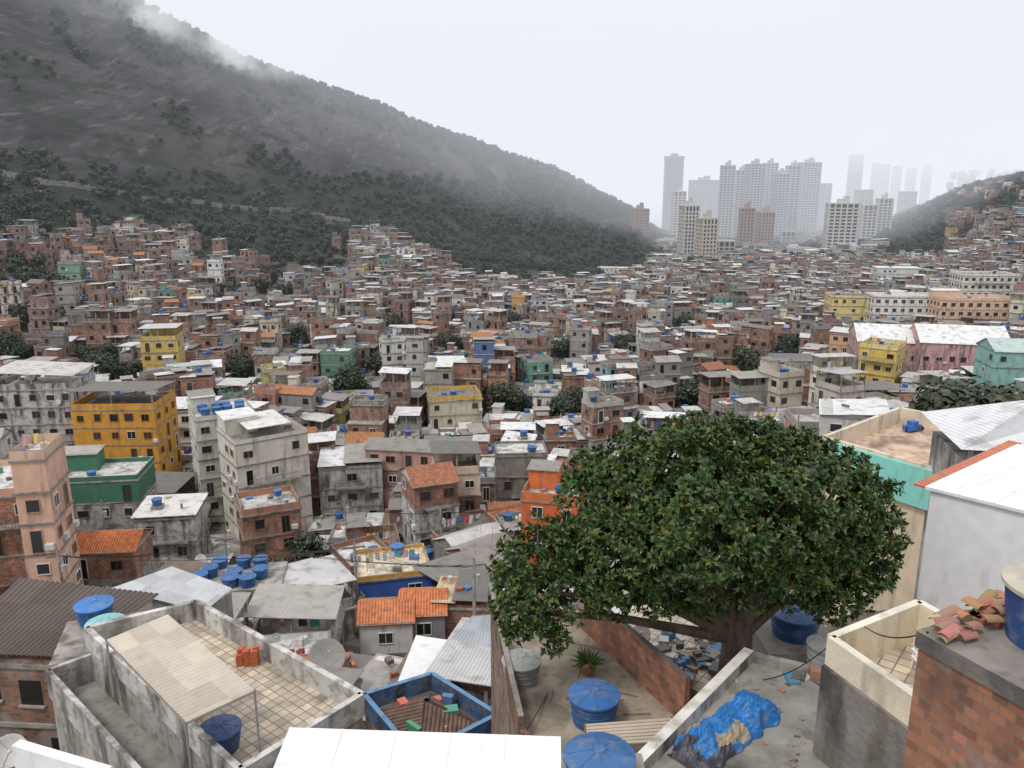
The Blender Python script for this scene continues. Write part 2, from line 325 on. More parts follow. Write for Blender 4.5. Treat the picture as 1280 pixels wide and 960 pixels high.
def laundry(mb,x,y,z,w,rot):
    ca,sa=math.cos(rot),math.sin(rot); P=lambda a,zz,o=0:(x+a*ca-o*sa,y+a*sa+o*ca,z+zz)
    for s_ in (-w/2,w/2): mb.tube(P(s_,0),P(s_,1.9),.03,.03,5,(.25,.22,.2),WE)
    mb.tube(P(-w/2,1.8),P(w/2,1.8),.012,.012,4,(.1,.1,.1),WE); a=-w/2+.2
    while a<w/2-.6:
        k=U(.3,.7);h=U(.5,1.1); c=random.choice([(.7,.7,.72),(.1,.2,.5),(.55,.1,.1),(.7,.6,.2),(.08,.08,.1),(.5,.55,.6),(.6,.35,.4),(.1,.4,.35)])
        mb.face([P(a,1.8-h,.06),P(a+k/2,1.8-h*.96,-.05),P(a+k/2,1.8),P(a,1.8)],c,WE); mb.face([P(a+k/2,1.8-h*.96,-.05),P(a+k,1.8-h,.05),P(a+k,1.8),P(a+k/2,1.8)],c,WE); a+=k+U(.05,.4)
def house(mb,x,y,zb,w,d,rot,nf,wall=None,wmat=None,roof=None,det=0,fh=2.8,found=5,topwall=None,winfrac=.75,roofcol=None,pcol=None,ntank=None,tankdet=8):
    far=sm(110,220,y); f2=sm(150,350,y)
    if wall is None:
        k=R()
        if k<.38+.17*far: wall=random.choice(BRICKC); wmat=BR
        elif k<.70+.06*far: wall=random.choice(GREYC); wmat=OP if R()<.45 else PL
        elif k<.93+.03*far: wall=random.choice(LIGHTC); wmat=OP if R()<.35 else PL
        else: wall=random.choice(BRIGHTC); wmat=PL
        wall=tint(wall)
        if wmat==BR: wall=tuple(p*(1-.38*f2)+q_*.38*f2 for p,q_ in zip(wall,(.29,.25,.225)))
    if wmat is None: wmat=PL
    conc=tint((.32,.30,.275),.7,1.25)
    mb.box(x,y,zb-found,w,d,found,rot,wall if R()<.5 else conc,wmat if R()<.5 else CO)
    z=zb; cw,cd=w,d; cx,cy=x,y
    for i in range(nf):
        wc,wm=wall,wmat
        if i==nf-1 and topwall: wc,wm=topwall
        elif i>0 and R()<.2 and det<2: wc,wm=random.choice(BRICKC),BR
        mb.box(cx,cy,z,cw,cd,fh-.18,rot,wc,wm)
        windows(mb,cx,cy,z,cw,cd,rot,wc,det,winfrac)
        z+=fh-.18
        ov=U(.04,.2); mb.box(cx,cy,z,cw+ov*2,cd+ov*2,.18,rot,conc,CO,bottom=True); z+=.18
        ca,sa=math.cos(rot),math.sin(rot)
        if det and i>0 and R()<.2:
            bw=cw*U(.4,.9); X,Y=cx+sa*(cd/2+.45),cy-ca*(cd/2+.45)
            mb.box(X,Y,z-fh-.02,bw,.9,.14,rot,conc,CO,bottom=True)
            for k in range(int(bw/.25)+1): mb.box(X,Y,z-fh+.12,.03,.03,.85,rot,(.15,.14,.13),WE,lx=-bw/2+k*.25,ly=-.42)
            mb.box(X,Y,z-fh+.97,bw,.05,.05,rot,(.15,.14,.13),WE,ly=-.42,bottom=True)
        if i<nf-1 and R()<.28 and det<2:
            s_=U(.1,.35)*cd; cd-=s_; cx+=-sa*s_/2; cy+=ca*s_/2
    if roof is None:
        k=R(); roof='flat' if k<.42 else 'sheet' if k<.66 else 'open' if k<.9 else 'gable'
    rc=roofcol or tint(random.choice(ROOFD if R()<.25+.35*far else ROOFL))
    ca,sa=math.cos(rot),math.sin(rot)
    LP=lambda a,b_:(cx+a*ca-b_*sa,cy+a*sa+b_*ca)
    if roof=='flat':
        ph=U(.35,.95); t=.14; pc=pcol or (wall if R()<.6 else conc); pm=wmat if R()<.6 else PL
        if pcol: pm=PL
        mb.box(cx,cy,z-.02,cw-.1,cd-.1,.05,rot,rc,CO)
        for a,b_,ww,dd in ((0,-cd/2+t/2,cw,t),(0,cd/2-t/2,cw,t),(-cw/2+t/2,0,t,cd-2*t),(cw/2-t/2,0,t,cd-2*t)):
            mb.box(cx,cy,z,ww,dd,ph,rot,pc,pm,conc,CO,lx=a,ly=b_)
        if R()<.35 and cw>4:
            hw,hd=U(.35,.5)*cw,U(.35,.5)*cd; X,Y=LP(-cw/2+hw/2+.15,cd/2-hd/2-.15)
            mb.box(X,Y,z,hw,hd,2.3,rot,pc,pm); sheet(mb,X,Y,z+2.32,hw+.4,hd+.4,rot,.06,random.choice(ROOFL),CR)
        elif R()<.3:
            for a,b_ in ((-1,-1),(1,-1),(1,1),(-1,1)): mb.box(cx,cy,z,.16,.16,U(.9,1.9),rot,conc,CO,lx=a*(cw/2-.1),ly=b_*(cd/2-.1))
        junk(mb,cx,cy,z+.03,cw,cd,rot,random.randint(1,6) if det else (1 if R()<.5 else 0))
        if det and R()<.4: X,Y=LP(0,-cd*.2); laundry(mb,X,Y,z+.03,cw*.7,rot)
        nt_=ntank if ntank is not None else (random.choice([0,1,1,1,2]))
        for k in range(nt_):
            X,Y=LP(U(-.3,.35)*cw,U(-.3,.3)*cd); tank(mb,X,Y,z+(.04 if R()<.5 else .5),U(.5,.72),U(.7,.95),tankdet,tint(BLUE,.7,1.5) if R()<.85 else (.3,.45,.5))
    elif roof=='sheet':
        if w>3.5 and R()<.5:
            k=U(.35,.65); X,Y=LP(-cw/2+cw*k/2,0); sheet(mb,X,Y,z+.3,cw*k+.3,cd+.5,rot,U(-.1,.1),rc,CR)
            X,Y=LP(cw/2-cw*(1-k)/2,0); sheet(mb,X,Y,z+.55+U(0,.3),cw*(1-k)+.3,cd+.4,rot,U(-.12,.12),tint(random.choice(ROOFD+ROOFL)),CR)
        else: sheet(mb,cx,cy,z+.35,cw+.5,cd+.5,rot,U(-.1,.1),rc,CR,axis=random.choice([0,1]))
        mb.box(cx,cy,z,cw-.1,cd-.1,.22,rot,wall,wmat)
        if det: junk(mb,cx,cy,z+.5,cw,cd,rot,random.randint(0,3))
        if R()<.3:
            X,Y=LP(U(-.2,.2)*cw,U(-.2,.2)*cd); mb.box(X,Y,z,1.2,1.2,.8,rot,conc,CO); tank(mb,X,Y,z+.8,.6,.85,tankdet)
    elif roof=='open':
        hh=U(2.0,2.5); pc=pcol or wall
        for a,b_ in ((-1,-1),(1,-1),(1,1),(-1,1),(0,-1),(0,1)):
            mb.box(cx,cy,z,.18,.18,hh,rot,conc,CO,lx=a*(cw/2-.12),ly=b_*(cd/2-.12))
        mb.box(cx,cy,z-.02,cw-.1,cd-.1,.05,rot,rc,CO)
        for a,b_,ww,dd in ((0,-cd/2+.07,cw-.4,.12),(-cw/2+.07,0,.12,cd-.4),(cw/2-.07,0,.12,cd-.4)): mb.box(cx,cy,z,ww,dd,.9,rot,pc,wmat,lx=a,ly=b_)
        if R()<.6: mb.box(cx,cy,z,cw-.4,.12,hh*.95,rot,pc,wmat,ly=cd/2-.07)
        sl=U(-.08,.08); sheet(mb,cx,cy,z+hh+.3,cw+.5,cd+.5,rot,sl,rc,CR,axis=random.choice([0,1]))
        junk(mb,cx,cy,z+.03,cw,cd,rot,2 if det else 0)
        if det and R()<.4: X,Y=LP(0,-cd*.3); laundry(mb,X,Y,z+.03,cw*.8,rot)
    elif roof=='gable':
        tc=roofcol or (random.choice([(.42,.17,.09),(.3,.14,.09),(.5,.22,.1)]) if R()<.45 else rc)
        gable(mb,cx,cy,z,cw,cd,rot,cd*.22,tc,TI if tc[0]>tc[2]*1.8 else CR,wall)
    return z
OCC=[]; KEEP=[]
def occ(x,y,r): OCC.append((x,y,r))
def free(x,y,r):
    for a,b_,c in OCC:
        if (a-x)**2+(b_-y)**2<(c+r)**2: return False
    return True
def bld(name,px,py,Y,w,d,rot,nf,wall,wmat=0,**k):
    rot=math.radians(rot); p=S(px,py,Y); fh=k.pop('fh',2.8)
    cx=p.x-math.sin(rot)*d/2; cy=p.y+math.cos(rot)*d/2
    mb=MB(); zb=p.z-nf*fh; k.setdefault('found',max(4,zb-terr(cx,cy)+5)); extra=k.pop('extra',None); kp=k.pop('keep',.75 if Y<150 else .45)
    zt=house(mb,cx,cy,zb,w,d,rot,nf,wall,wmat,fh=fh,det=k.pop('det',2),**k)
    if extra: extra(mb,cx,cy,zt,rot,w,d)
    kv=(zt-kp*nf*fh)/(cy-d/2); kv=max(kv,(terr(cx,cy)+3.2)/(cy-d/2)) if Y>130 else kv
    KEEP.append((cx/cy,.5*max(w,d)/cy,cy,kv))
    occ(cx,cy,max(w,d)*.5); mb.finish(name); return cx,cy,zt
def tanks(n):
    def f(mb,cx,cy,z,rot,w,d):
        for i in range(n):
            a=(-.5+(i%4+.5)/4)*w*.8; b_=(-.35+.35*(i//4))*d*.7; ca,sa=math.cos(rot),math.sin(rot)
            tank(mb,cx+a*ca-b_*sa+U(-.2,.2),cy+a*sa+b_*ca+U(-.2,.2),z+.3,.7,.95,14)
    return f
ORG=(.60,.29,.045); CREAM=(.64,.6,.52)
bld('orange_apartment_block',140,512,118,12.5,9,2,5,ORG,PL,roof='open',roofcol=(.2,.19,.18),winfrac=.8,ntank=0)
bld('white_apartment_block',222,515,136,10,10,5,5,(.72,.72,.7),PL,roof='sheet',roofcol=(.78,.78,.78))
bld('cream_apartment_block',340,548,99,9.5,8,35,5,CREAM,PL,roof='flat',pcol=CREAM,ntank=0,fh=2.9,extra=lambda mb,cx,cy,z,rot,w,d: sheet(mb,cx,cy,z+1.6,w*.6,d*.9,rot,.02,(.76,.74,.7),CR),keep=.9)
bld('cream_apartment_annex',282,522,107,8.0,8,28,6,(.6,.57,.5),PL,roof='flat',pcol=(.64,.62,.56),ntank=0,extra=tanks(8))
bld('grey_concrete_building',438,585,104,8.5,9,10,3,(.42,.41,.39),OP,roof='sheet',roofcol=(.78,.78,.78))
bld('green_terrace_building',112,602,92,11,7,8,2,(.4,.38,.33),OP,roof='flat',pcol=(.05,.18,.10),topwall=((.06,.18,.11),PL),ntank=1,roofcol=(.55,.53,.5),keep=.9)
bld('brick_apartment_building',-14,622,66,8,9,18,5,BRICKC[0],BR,roof='flat',roofcol=(.66,.64,.62),pcol=(.62,.36,.25),ntank=0,keep=1)
bld('peach_apartment_tower',34,575,63,2.6,5,12,5,(.66,.42,.31),PL,roof='flat',pcol=(.62,.42,.31),ntank=0,keep=1)
bld('grey_apartment_building',40,487,122,12,9,6,4,(.5,.48,.45),OP,roof='open',roofcol=(.62,.6,.57))
bld('brick_house',340,640,86,6.5,6,25,2,BRICKC[2],BR,roof='flat',roofcol=(.5,.48,.45),ntank=1,keep=1)
bld('orange_roof_house',122,690,70,6.5,5,6,1,(.35,.16,.1),BR,roof='gable',roofcol=(.70,.22,.08),keep=1)
bld('white_roof_house',205,648,84,6.5,6,8,2,(.55,.53,.5),OP,roof='sheet',roofcol=(.74,.72,.68))
bld('blue_and_yellow_house',494,722,69,7,6,14,2,(.03,.10,.42),PL,roof='flat',pcol=(.6,.33,.07),roofcol=(.66,.58,.44),topwall=((.05,.13,.45),PL),ntank=1,keep=.9)
bld('orange_terrace_house',690,628,78,6.5,6,-12,2,(.62,.15,.05),PL,roof='flat',pcol=(.66,.18,.06),roofcol=(.5,.6,.5),ntank=2)
bld('brick_house',575,760,60,4.5,5,-4,1,BRICKC[0],BR,roof='sheet',roofcol=(.66,.52,.33),keep=1)
bld('orange_tile_house',528,768,59,3.6,4.5,4,1,(.25,.25,.27),PL,roof='gable',roofcol=(.70,.22,.09),keep=1)
bld('orange_tile_house',482,778,58,4.2,4,6,1,(.65,.63,.6),PL,roof='gable',roofcol=(.64,.22,.1),keep=1)
bld('yellow_balcony_house',570,500,148,10,8,12,3,(.55,.5,.38),PL,roof='flat',pcol=(.6,.4,.08))
bld('green_house',418,442,190,7,7,-4,3,(.12,.24,.15),PL,roof='flat',pcol=(.12,.26,.17),keep=.8)
bld('turquoise_house',676,452,185,6,7,15,3,(.14,.34,.26),PL,roof='flat')
bld('yellow_house',198,425,182,8,7,10,2,(.56,.40,.12),PL,roof='open',roofcol=(.6,.6,.6))
bld('blue_house',777,420,245,5.5,6,10,2,(.08,.16,.33),PL,roof='sheet')
bld('turquoise_house',905,372,360,9,8,10,3,(.18,.40,.32),PL,roof='flat')
bld('green_house',85,330,280,7,6,10,2,(.2,.35,.25),PL,roof='flat')
bld('yellow_corner_building',1098,436,168,7.5,8,-38,4,(.64,.46,.13),PL,roof='flat',pcol=(.7,.55,.2))
bld('peach_building',1058,418,205,8,8,-30,3,(.62,.36,.2),PL,roof='sheet',roofcol=(.7,.7,.7))
bld('yellow_apartment_block',1068,372,262,14,10,-8,3,(.68,.55,.22),PL,roof='flat',pcol=(.7,.62,.35))
bld('long_school_building',1146,372,255,26,10,-4,3,(.72,.7,.64),PL,roof='flat',winfrac=1,roofcol=(.6,.55,.5))
bld('long_orange_panel_building',1225,376,245,23,10,-5,3,(.68,.46,.32),PL,roof='flat',winfrac=1)
bld('white_apartment_block',1240,345,300,20,12,-6,4,(.72,.7,.62),PL,roof='flat',winfrac=1)
bld('white_hall',1125,336,420,22,10,-6,2,(.7,.7,.68),PL,roof='sheet',roofcol=(.74,.74,.72))
bld('gabled_shed',1120,428,180,16,14,-14,1,(.6,.38,.37),OP,roof='gable',roofcol=(.82,.82,.82),fh=5,keep=.9)
bld('gabled_shed',1208,430,172,18,14,-14,1,(.58,.35,.35),OP,roof='gable',roofcol=(.82,.82,.82),fh=5,keep=.9)
bld('turquoise_gable_house',1275,440,140,8,8,-8,2,(.25,.45,.42),PL,roof='gable',roofcol=(.5,.6,.58))
bld('rooftop_house',1068,522,88,7,7,-20,1,(.5,.5,.48),PL,roof='sheet',roofcol=(.78,.78,.77))
for a in ((0,10,12),(-10,24,7),(-20,34,5.5),(1,24,6),(8,18,7),(16,24,8),(22,40,9),(-2,30,5),(24,34,7),(5,22,5)): occ(*a)
# ---------------------------------------------------------------- trees
def crown_template(name,seed,n=300,q=.95,r=4.0):
    random.seed(seed); mb=MB()
    lobes=[(Vector((U(-.45,.45)*r,U(-.45,.45)*r,r*U(.7,1.35))),r*U(.38,.62)) for _ in range(7)]
    mb.tube((0,0,-2),(0,0,r*.9),.28,.16,5,(.1,.08,.06),BK)
    for c,rr in lobes: mb.tube((0,0,r*.5),c,.12,.05,4,(.1,.08,.06),BK)
    for i in range(n):
        c,rr=random.choice(lobes); d=Vector((random.gauss(0,1),random.gauss(0,1),random.gauss(0,1)+.25)).normalized()
        p=c+d*rr*U(.6,1.08); nrm=(d+Vector((U(-.7,.7),U(-.7,.7),U(-.3,.9)))).normalized(); t=nrm.orthogonal().normalized(); t=Matrix.Rotation(U(0,6.3),3,nrm)@t; s_=nrm.cross(t)
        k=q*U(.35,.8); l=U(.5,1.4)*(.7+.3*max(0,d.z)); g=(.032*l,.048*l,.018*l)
        mb.face([p-t*k-s_*k*.3,p-s_*k*.7+t*k*.1,p+t*k+s_*k*.2,p+s_*k*.6-t*k*.2],g,LE)
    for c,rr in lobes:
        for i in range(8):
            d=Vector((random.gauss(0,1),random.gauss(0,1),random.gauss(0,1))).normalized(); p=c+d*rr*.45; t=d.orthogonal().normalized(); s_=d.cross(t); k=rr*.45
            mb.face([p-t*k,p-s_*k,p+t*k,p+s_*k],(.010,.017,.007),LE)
    return mb.finish(name,link=False)
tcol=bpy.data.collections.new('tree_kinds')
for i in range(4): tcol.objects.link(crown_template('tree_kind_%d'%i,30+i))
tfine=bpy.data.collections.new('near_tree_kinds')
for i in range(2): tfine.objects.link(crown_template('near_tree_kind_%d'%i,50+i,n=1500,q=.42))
random.seed(99)
def scatter(name,pts,scl,rots,ids,coll):
    me=bpy.data.meshes.new(name); me.from_pydata([tuple(p) for p in pts],[],[])
    a=me.attributes.new('sc','FLOAT','POINT'); a.data.foreach_set('value',np.array(scl,dtype=np.float32))
    a=me.attributes.new('rt','FLOAT_VECTOR','POINT'); a.data.foreach_set('vector',np.array(rots,dtype=np.float32).ravel())
    a=me.attributes.new('id_','INT','POINT'); a.data.foreach_set('value',np.array(ids,dtype=np.int32))
    o=bpy.data.objects.new(name,me); scene.collection.objects.link(o)
    ng=bpy.data.node_groups.new(name,'GeometryNodeTree'); ng.interface.new_socket('Geometry',in_out='INPUT',socket_type='NodeSocketGeometry'); ng.interface.new_socket('Geometry',in_out='OUTPUT',socket_type='NodeSocketGeometry')
    gi=ng.nodes.new('NodeGroupInput');go=ng.nodes.new('NodeGroupOutput'); ip=ng.nodes.new('GeometryNodeInstanceOnPoints'); ci=ng.nodes.new('GeometryNodeCollectionInfo')
    ci.inputs['Collection'].default_value=coll; ci.inputs['Separate Children'].default_value=True; ci.inputs['Reset Children'].default_value=True
    def na(n,t):
        x=ng.nodes.new('GeometryNodeInputNamedAttribute'); x.data_type=t; x.inputs['Name'].default_value=n; return x.outputs[0]
    er=ng.nodes.new('FunctionNodeEulerToRotation'); k=ng.links.new
    k(gi.outputs[0],ip.inputs['Points']); k(ci.outputs[0],ip.inputs['Instance']); ip.inputs['Pick Instance'].default_value=True
    k(na('id_','INT'),ip.inputs['Instance Index']); k(na('rt','FLOAT_VECTOR'),er.inputs[0]); k(er.outputs[0],ip.inputs['Rotation']); k(na('sc','FLOAT'),ip.inputs['Scale']); k(ip.outputs[0],go.inputs[0])
    md=o.modifiers.new('scatter','NODES'); md.node_group=ng; return o
pts=[];sc=[];rt=[];ids=[]
def addtree(x,y,s_):
    pts.append((x,y,terr(x,y)-.3)); sc.append(s_); rt.append((0,0,U(0,6.28))); ids.append(random.randint(0,3))
TREES=[(25,405,10,7),(60,400,10,7),(95,365,12,8),(330,345,12,8),(350,370,10,6),(450,372,10,6),(555,365,10,6),(300,385,9,5),(610,385,8,4),(230,330,14,10),(160,345,12,8),(270,350,12,8),(40,345,12,8),(0,370,12,8),(400,350,10,7),(380,330,12,8),(120,395,8,5)]
for px,py,r,n in TREES:
    p=hit(px,py,70)
    for i in range(n):
        a=U(0,6.28);rr=r*math.sqrt(R())*.9; x,y=p.x+rr*math.cos(a),p.y+rr*math.sin(a)
        addtree(x,y,U(.6,1.0)); occ(x,y,2.2)
# clumps standing above the roofs: (px, py of crown centre, width in m)
np_=[];ns_=[];nr_=[];ni_=[]
def neartree(x,y,s_,z=None):
    np_.append((x,y,(terr(x,y) if z is None else z)-.3)); ns_.append(s_); nr_.append((0,0,U(0,6.28))); ni_.append(random.randint(0,1))
for px_,py_,n_ in ((852,490,3),(145,455,5),(120,440,4),(20,430,4),(630,497,3),(480,452,3),(435,470,2),(710,435,2),(775,425,2),(560,425,2),(370,420,2),(700,500,2),(300,455,2),(980,430,2),(925,450,2),(650,395,2),(500,400,2),(850,400,2)):
    # place where the roof line (about 6 m above ground) is met
    Y_=80
    while Y_<600:
        p=S(px_,py_,Y_)
        if terr(p.x,p.y)+5.5>=p.z: break
        Y_*=1.005
    for i in range(n_):
        x,y=p.x+U(-1,1)*2.2*n_**.5,p.y+U(-1,1)*2
        neartree(x,y,U(.95,1.3)); occ(x,y,2.6)
    KEEP.append((p.x/p.y,4.0/p.y,p.y,(p.z-1.5)/p.y))
for px_,Y_,s_ in ((1165,92,1.35),(1190,88,1.75),(1215,90,1.85),(1240,86,1.7),(1262,92,1.6),(1180,84,1.3),(1228,82,1.5),(1285,90,1.8),(1150,96,1.1)):
    x=(px_-640)/F/.97*Y_; neartree(x,Y_,s_*1.15); occ(x,Y_,3.5); KEEP.append((x/Y_,.045,Y_,-.262))
for px_,py_,Y_ in ((710,590,92),(380,680,84),(698,585,96),(335,690,76)):
    p=S(px_,py_,Y_); neartree(p.x,p.y,.85); occ(p.x,p.y,3)
neartree(S(20,900,27).x,27,.45,-24); neartree(S(60,915,26).x,26,.35,-24)
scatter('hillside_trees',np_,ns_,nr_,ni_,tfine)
for i in range(32000):
    u=U(-.95,.95); Y=math.sqrt(U(230**2,1350**2)); fm=favmax(u); x=u*Y
    px=u*F*1.014+640
    if px<830 and Y>ridgeY(u)+40: continue
    if px>830 and Y>1250: continue
    if Y<fm+4:
        nz=noise.noise(Vector((x/38,Y/38,5)))
        lim=.04 if (px<440 and Y>fm-130) else .38
        if nz<lim or Y<fm-190 : continue
        if R()<.5: continue
        addtree(x,Y,U(.5,.9)); occ(x,Y,1.8); continue
    v=gridval(veg,x,Y)
    if px>=830 and px<1100 and (R()<.5): continue
    if R()>v*1.02+.012: continue
    k=1.0 if v>.7 else .55
    addtree(x,Y,k*U(.45,.95)*(1.0 if Y<650 else 1.2))
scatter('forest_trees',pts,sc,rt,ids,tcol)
print('forest',len(pts),time.time()-T0)
# ---------------------------------------------------------------- favela
fav=MB(); cnt=0
OG={}
for a,b_,c in OCC: OG.setdefault((int(a//20),int(b_//20)),[]).append((a,b_,c))
def free2(x,y,r):
    i,j=int(x//20),int(y//20)
    for p in (-1,0,1):
        for q_ in (-1,0,1):
            for a,b_,c in OG.get((i+p,j+q_),()):
                if (a-x)**2+(b_-y)**2<(c+r)**2: return False
    return True
def maxtop(x,y,r):
    m=1e9; u=x/y
    for (ku,kw,ky,kv) in KEEP:
        if y<ky-3 and abs(u-ku)<kw+r/y: m=min(m,kv*(y+r))
    return m
Y=26.0; NEAR=0
while Y<640:
    step=4.8 if Y>190 else (5.3 if Y>110 else 6.3)
    x=-1.0*Y-8+U(0,step)
    while x<1.0*Y+8:
        xx=x+U(-1.3,1.3); yy=Y+U(-1.8,1.8); x+=step*U(.85,1.15)
        u=xx/yy
        if abs(u)>.9 or yy>favmax(u)+U(-22,10): continue
        if yy>190: w=U(3.3,5.6);d=U(3.3,5.6)
        elif yy>120: w=U(3.8,6.2);d=U(3.8,6.2)
        else: w=U(4.2,7.0);d=U(4.2,7.0)
        if R()<.1: w*=1.5
        if not (free(xx,yy,2.2) if yy<130 else free2(xx,yy,1.3)): continue
        px=u*F*1.014+640
        if yy>favmax(u)-125 and px<440 and noise.noise(Vector((xx/38,yy/38,5)))>.0: continue
        ang=1.3*noise.noise(Vector((xx/50,yy/50,0)))+U(-.2,.2)
        nf=random.choice([1,2,2,3,3,4,5]) if yy>130 else random.choice([1,2,2,3,4]) if yy>76 else random.choice([1,1,2])
        if yy>190: nf=random.choice([1,2,2,3,3,4])
        zb=terr(xx,yy)+U(-.3,.8)
        if yy<60: nf=1
        mt_=maxtop(xx,yy,3.0); rf_=None
        while nf>0 and zb+nf*2.8+(2.6 if nf>1 else .8)>mt_: nf-=1; rf_='sheet' if R()<.6 else 'flat'
        if nf==0:
            zn=mt_-3.4
            if zn>zb-3.2: nf=1; zb=zn; rf_='sheet'
            else: continue
        if yy<135:
            mb=MB()
            house(mb,xx,yy,zb,w,d,ang,nf,det=1,found=5,tankdet=12,roof=rf_)
            if R()<.14: dishmesh(mb,xx,yy,zb+nf*2.8+1.2,U(.4,.8),U(-1,1),.6)
            if R()<.4: mb.tube((xx+1,yy,zb+nf*2.8),(xx+1,yy,zb+nf*2.8+U(2,3.2)),.025,.02,4,(.3,.3,.3),WE)
            mb.finish(random.choice(['hillside_house','brick_house','concrete_house'])); NEAR+=1
        else:
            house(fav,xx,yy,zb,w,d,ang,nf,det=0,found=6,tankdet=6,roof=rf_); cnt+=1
    Y+=step
for i in range(300):
    px=U(1185,1400); py=U(268,345); p=hit(px,py,250)
    house(fav,p.x,p.y,p.z,U(5,9),U(6,8),U(-.3,.3),random.choice([2,3,3]),det=0,found=6,tankdet=6)
for i in range(110):
    px=U(1185,1380); py=U(214,250); p=hit(px,py,400)
    house(fav,p.x,p.y,p.z,U(6,10),U(6,8),U(-.3,.3),2,random.choice(LIGHTC+BRICKC),PL,det=0,found=6,tankdet=6)
for i in range(44):
    px=U(95,240) if i<16 else (U(440,530) if i<34 else U(0,60)); py=U(296,335); p=hit(px,py,250)
    house(fav,p.x,p.y,p.z,U(5,8),U(5,8),U(-.3,.3),random.choice([1,2,3]),random.choice(BRICKC+GREYC),BR,det=0,found=6,tankdet=6)
for i in range(130):
    px=U(810,1100); py=U(304,338); p=hit(px,py,500)
    house(fav,p.x,p.y,p.z,U(8,14),U(8,10),U(-.3,.3),random.choice([1,2,3]),random.choice(LIGHTC+GREYC),PL,det=0,found=6,tankdet=6)
fav.finish('favela_houses')
print('favela',cnt,NEAR,len(fav.f),time.time()-T0)
# ---------------------------------------------------------------- distant towers
def tower(name,px,pytop,Y,w,d,rot,col,wcol=(.05,.065,.08),fh=3.1,bal=.5,pier=4.0,crown=True):
    rot=math.radians(rot); p=S(px,pytop,Y); cx,cy=p.x,p.y; zb=terr(cx,cy)-3; H=p.z-zb; mb=MB()
    mb.box(cx,cy,zb,w,d,H,rot,wcol,WI,col,CO); n=int(H/fh)
    for i in range(n): mb.box(cx,cy,zb+i*fh,w+bal*2,d+bal*2,1.25,rot,col,PL,bottom=True)
    k=int(w/pier)
    for i in range(k+1):
        for sy in (-1,1): mb.box(cx,cy,zb,1.3,bal*2.2,H,rot,col,PL,lx=(-.5+i/k)*w,ly=sy*d/2)
    k=max(1,int(d/pier))
    for i in range(k+1):
        for sx in (-1,1): mb.box(cx,cy,zb,bal*2.2,1.3,H,rot,col,PL,lx=sx*w/2,ly=(-.5+i/k)*d)
    mb.box(cx,cy,zb+H,w+bal*2,d+bal*2,1.2,rot,col,PL)
    if crown: mb.box(cx,cy,zb+H+1.2,w*.4,d*.5,3.5,rot,col,PL); mb.box(cx,cy,zb+H+1.2,w*.2,d*.3,6,rot,col,PL,lx=w*.1)
    mb.finish(name)
p=S(843,197,1300); mb=MB(); zb=-75; H=p.z-zb
mb.lathe(p.x,p.y,zb,[(15,0),(15,H)],32,(.015,.025,.04),WI)
for i in range(int(H/3.4)): mb.lathe(p.x,p.y,zb+i*3.4,[(15,0),(15.5,0),(15.5,.9),(15,.9)],32,(.05,.065,.09),PL)
mb.lathe(p.x,p.y,zb+H-2,[(15,0),(16,0),(16,4),(0.01,4)],32,(.12,.14,.17),PL); mb.lathe(p.x,p.y,zb+H+2,[(6,0),(6,4),(.01,4)],16,(.12,.14,.17),PL)
mb.finish('round_hotel_tower')
W2=(.58,.56,.53);GR=(.34,.34,.34)
tower('brown_apartment_tower',800,262,860,15,14,8,(.33,.2,.15),pier=2.5)
tower('white_apartment_tower',849,240,1000,14,14,0,W2)
tower('white_apartment_tower',862,258,700,12,13,10,W2,pier=3)
tower('cream_apartment_tower',884,274,660,12,13,12,(.55,.5,.41),pier=3)
tower('grey_apartment_tower',880,226,1250,40,18,5,GR)
for (a,t,w_,y_,r_) in ((910,208,17,1000,-14),(927,214,14,1060,-8),(944,206,17,1010,6),(963,205,18,1100,-12),(976,218,14,1030,8)): tower('stepped_apartment_block',a,t,y_,w_,20,r_,(.42,.42,.42),pier=4.2)
for (a,t,w_,y_,r_) in ((992,208,16,1060,-12),(1012,204,24,1120,6)): tower('apartment_slab_tower',a,t,y_,w_,20,r_,(.45,.45,.44),pier=4.5)
tower('brown_apartment_tower',934,261,800,13,14,-10,(.36,.23,.17),pier=3)
tower('brown_apartment_tower',957,266,820,13,14,8,(.43,.31,.25),pier=3)
tower('grey_apartment_tower',905,302,720,18,12,-10,(.45,.44,.42),crown=False)
tower('grey_apartment_tower',820,300,900,12,12,-10,(.45,.44,.42),crown=False)
tower('grey_apartment_tower',985,290,900,14,12,-10,(.42,.41,.4),crown=False)
tower('white_balcony_tower',1054,255,760,26,15,-12,W2,bal=1.1,pier=4.5)
tower('white_balcony_tower',1087,257,880,14,14,-12,W2,bal=1.0)
tower('white_balcony_tower',1106,249,920,14,14,-12,W2,bal=1.0)
for px_,t,Y_,w_ in ((1071,194,1600,20),(1096,204,1900,12),(1108,206,1900,12),(1122,208,1950,14),(1140,210,2000,16),(1160,207,1950,14),(1030,230,1300,18),(1012,238,1200,22),(1080,238,1250,20),(1135,240,1300,20)):
    tower('distant_apartment_tower',px_,t,Y_,w_,18,0,(.3,.31,.33),crown=False)
for px_,py_,w_,n_ in ((845,318,30,2),(772,336,26,2),(1062,322,26,2),(985,325,20,2),(830,333,16,2),(1000,312,20,3)):
    p=hit(px_,py_+10,450); mb=MB(); house(mb,p.x,p.y,p.z,w_,12,U(-.2,.2),n_,random.choice(LIGHTC),PL,roof='flat',det=0,winfrac=1,ntank=1); mb.finish('low_white_building')
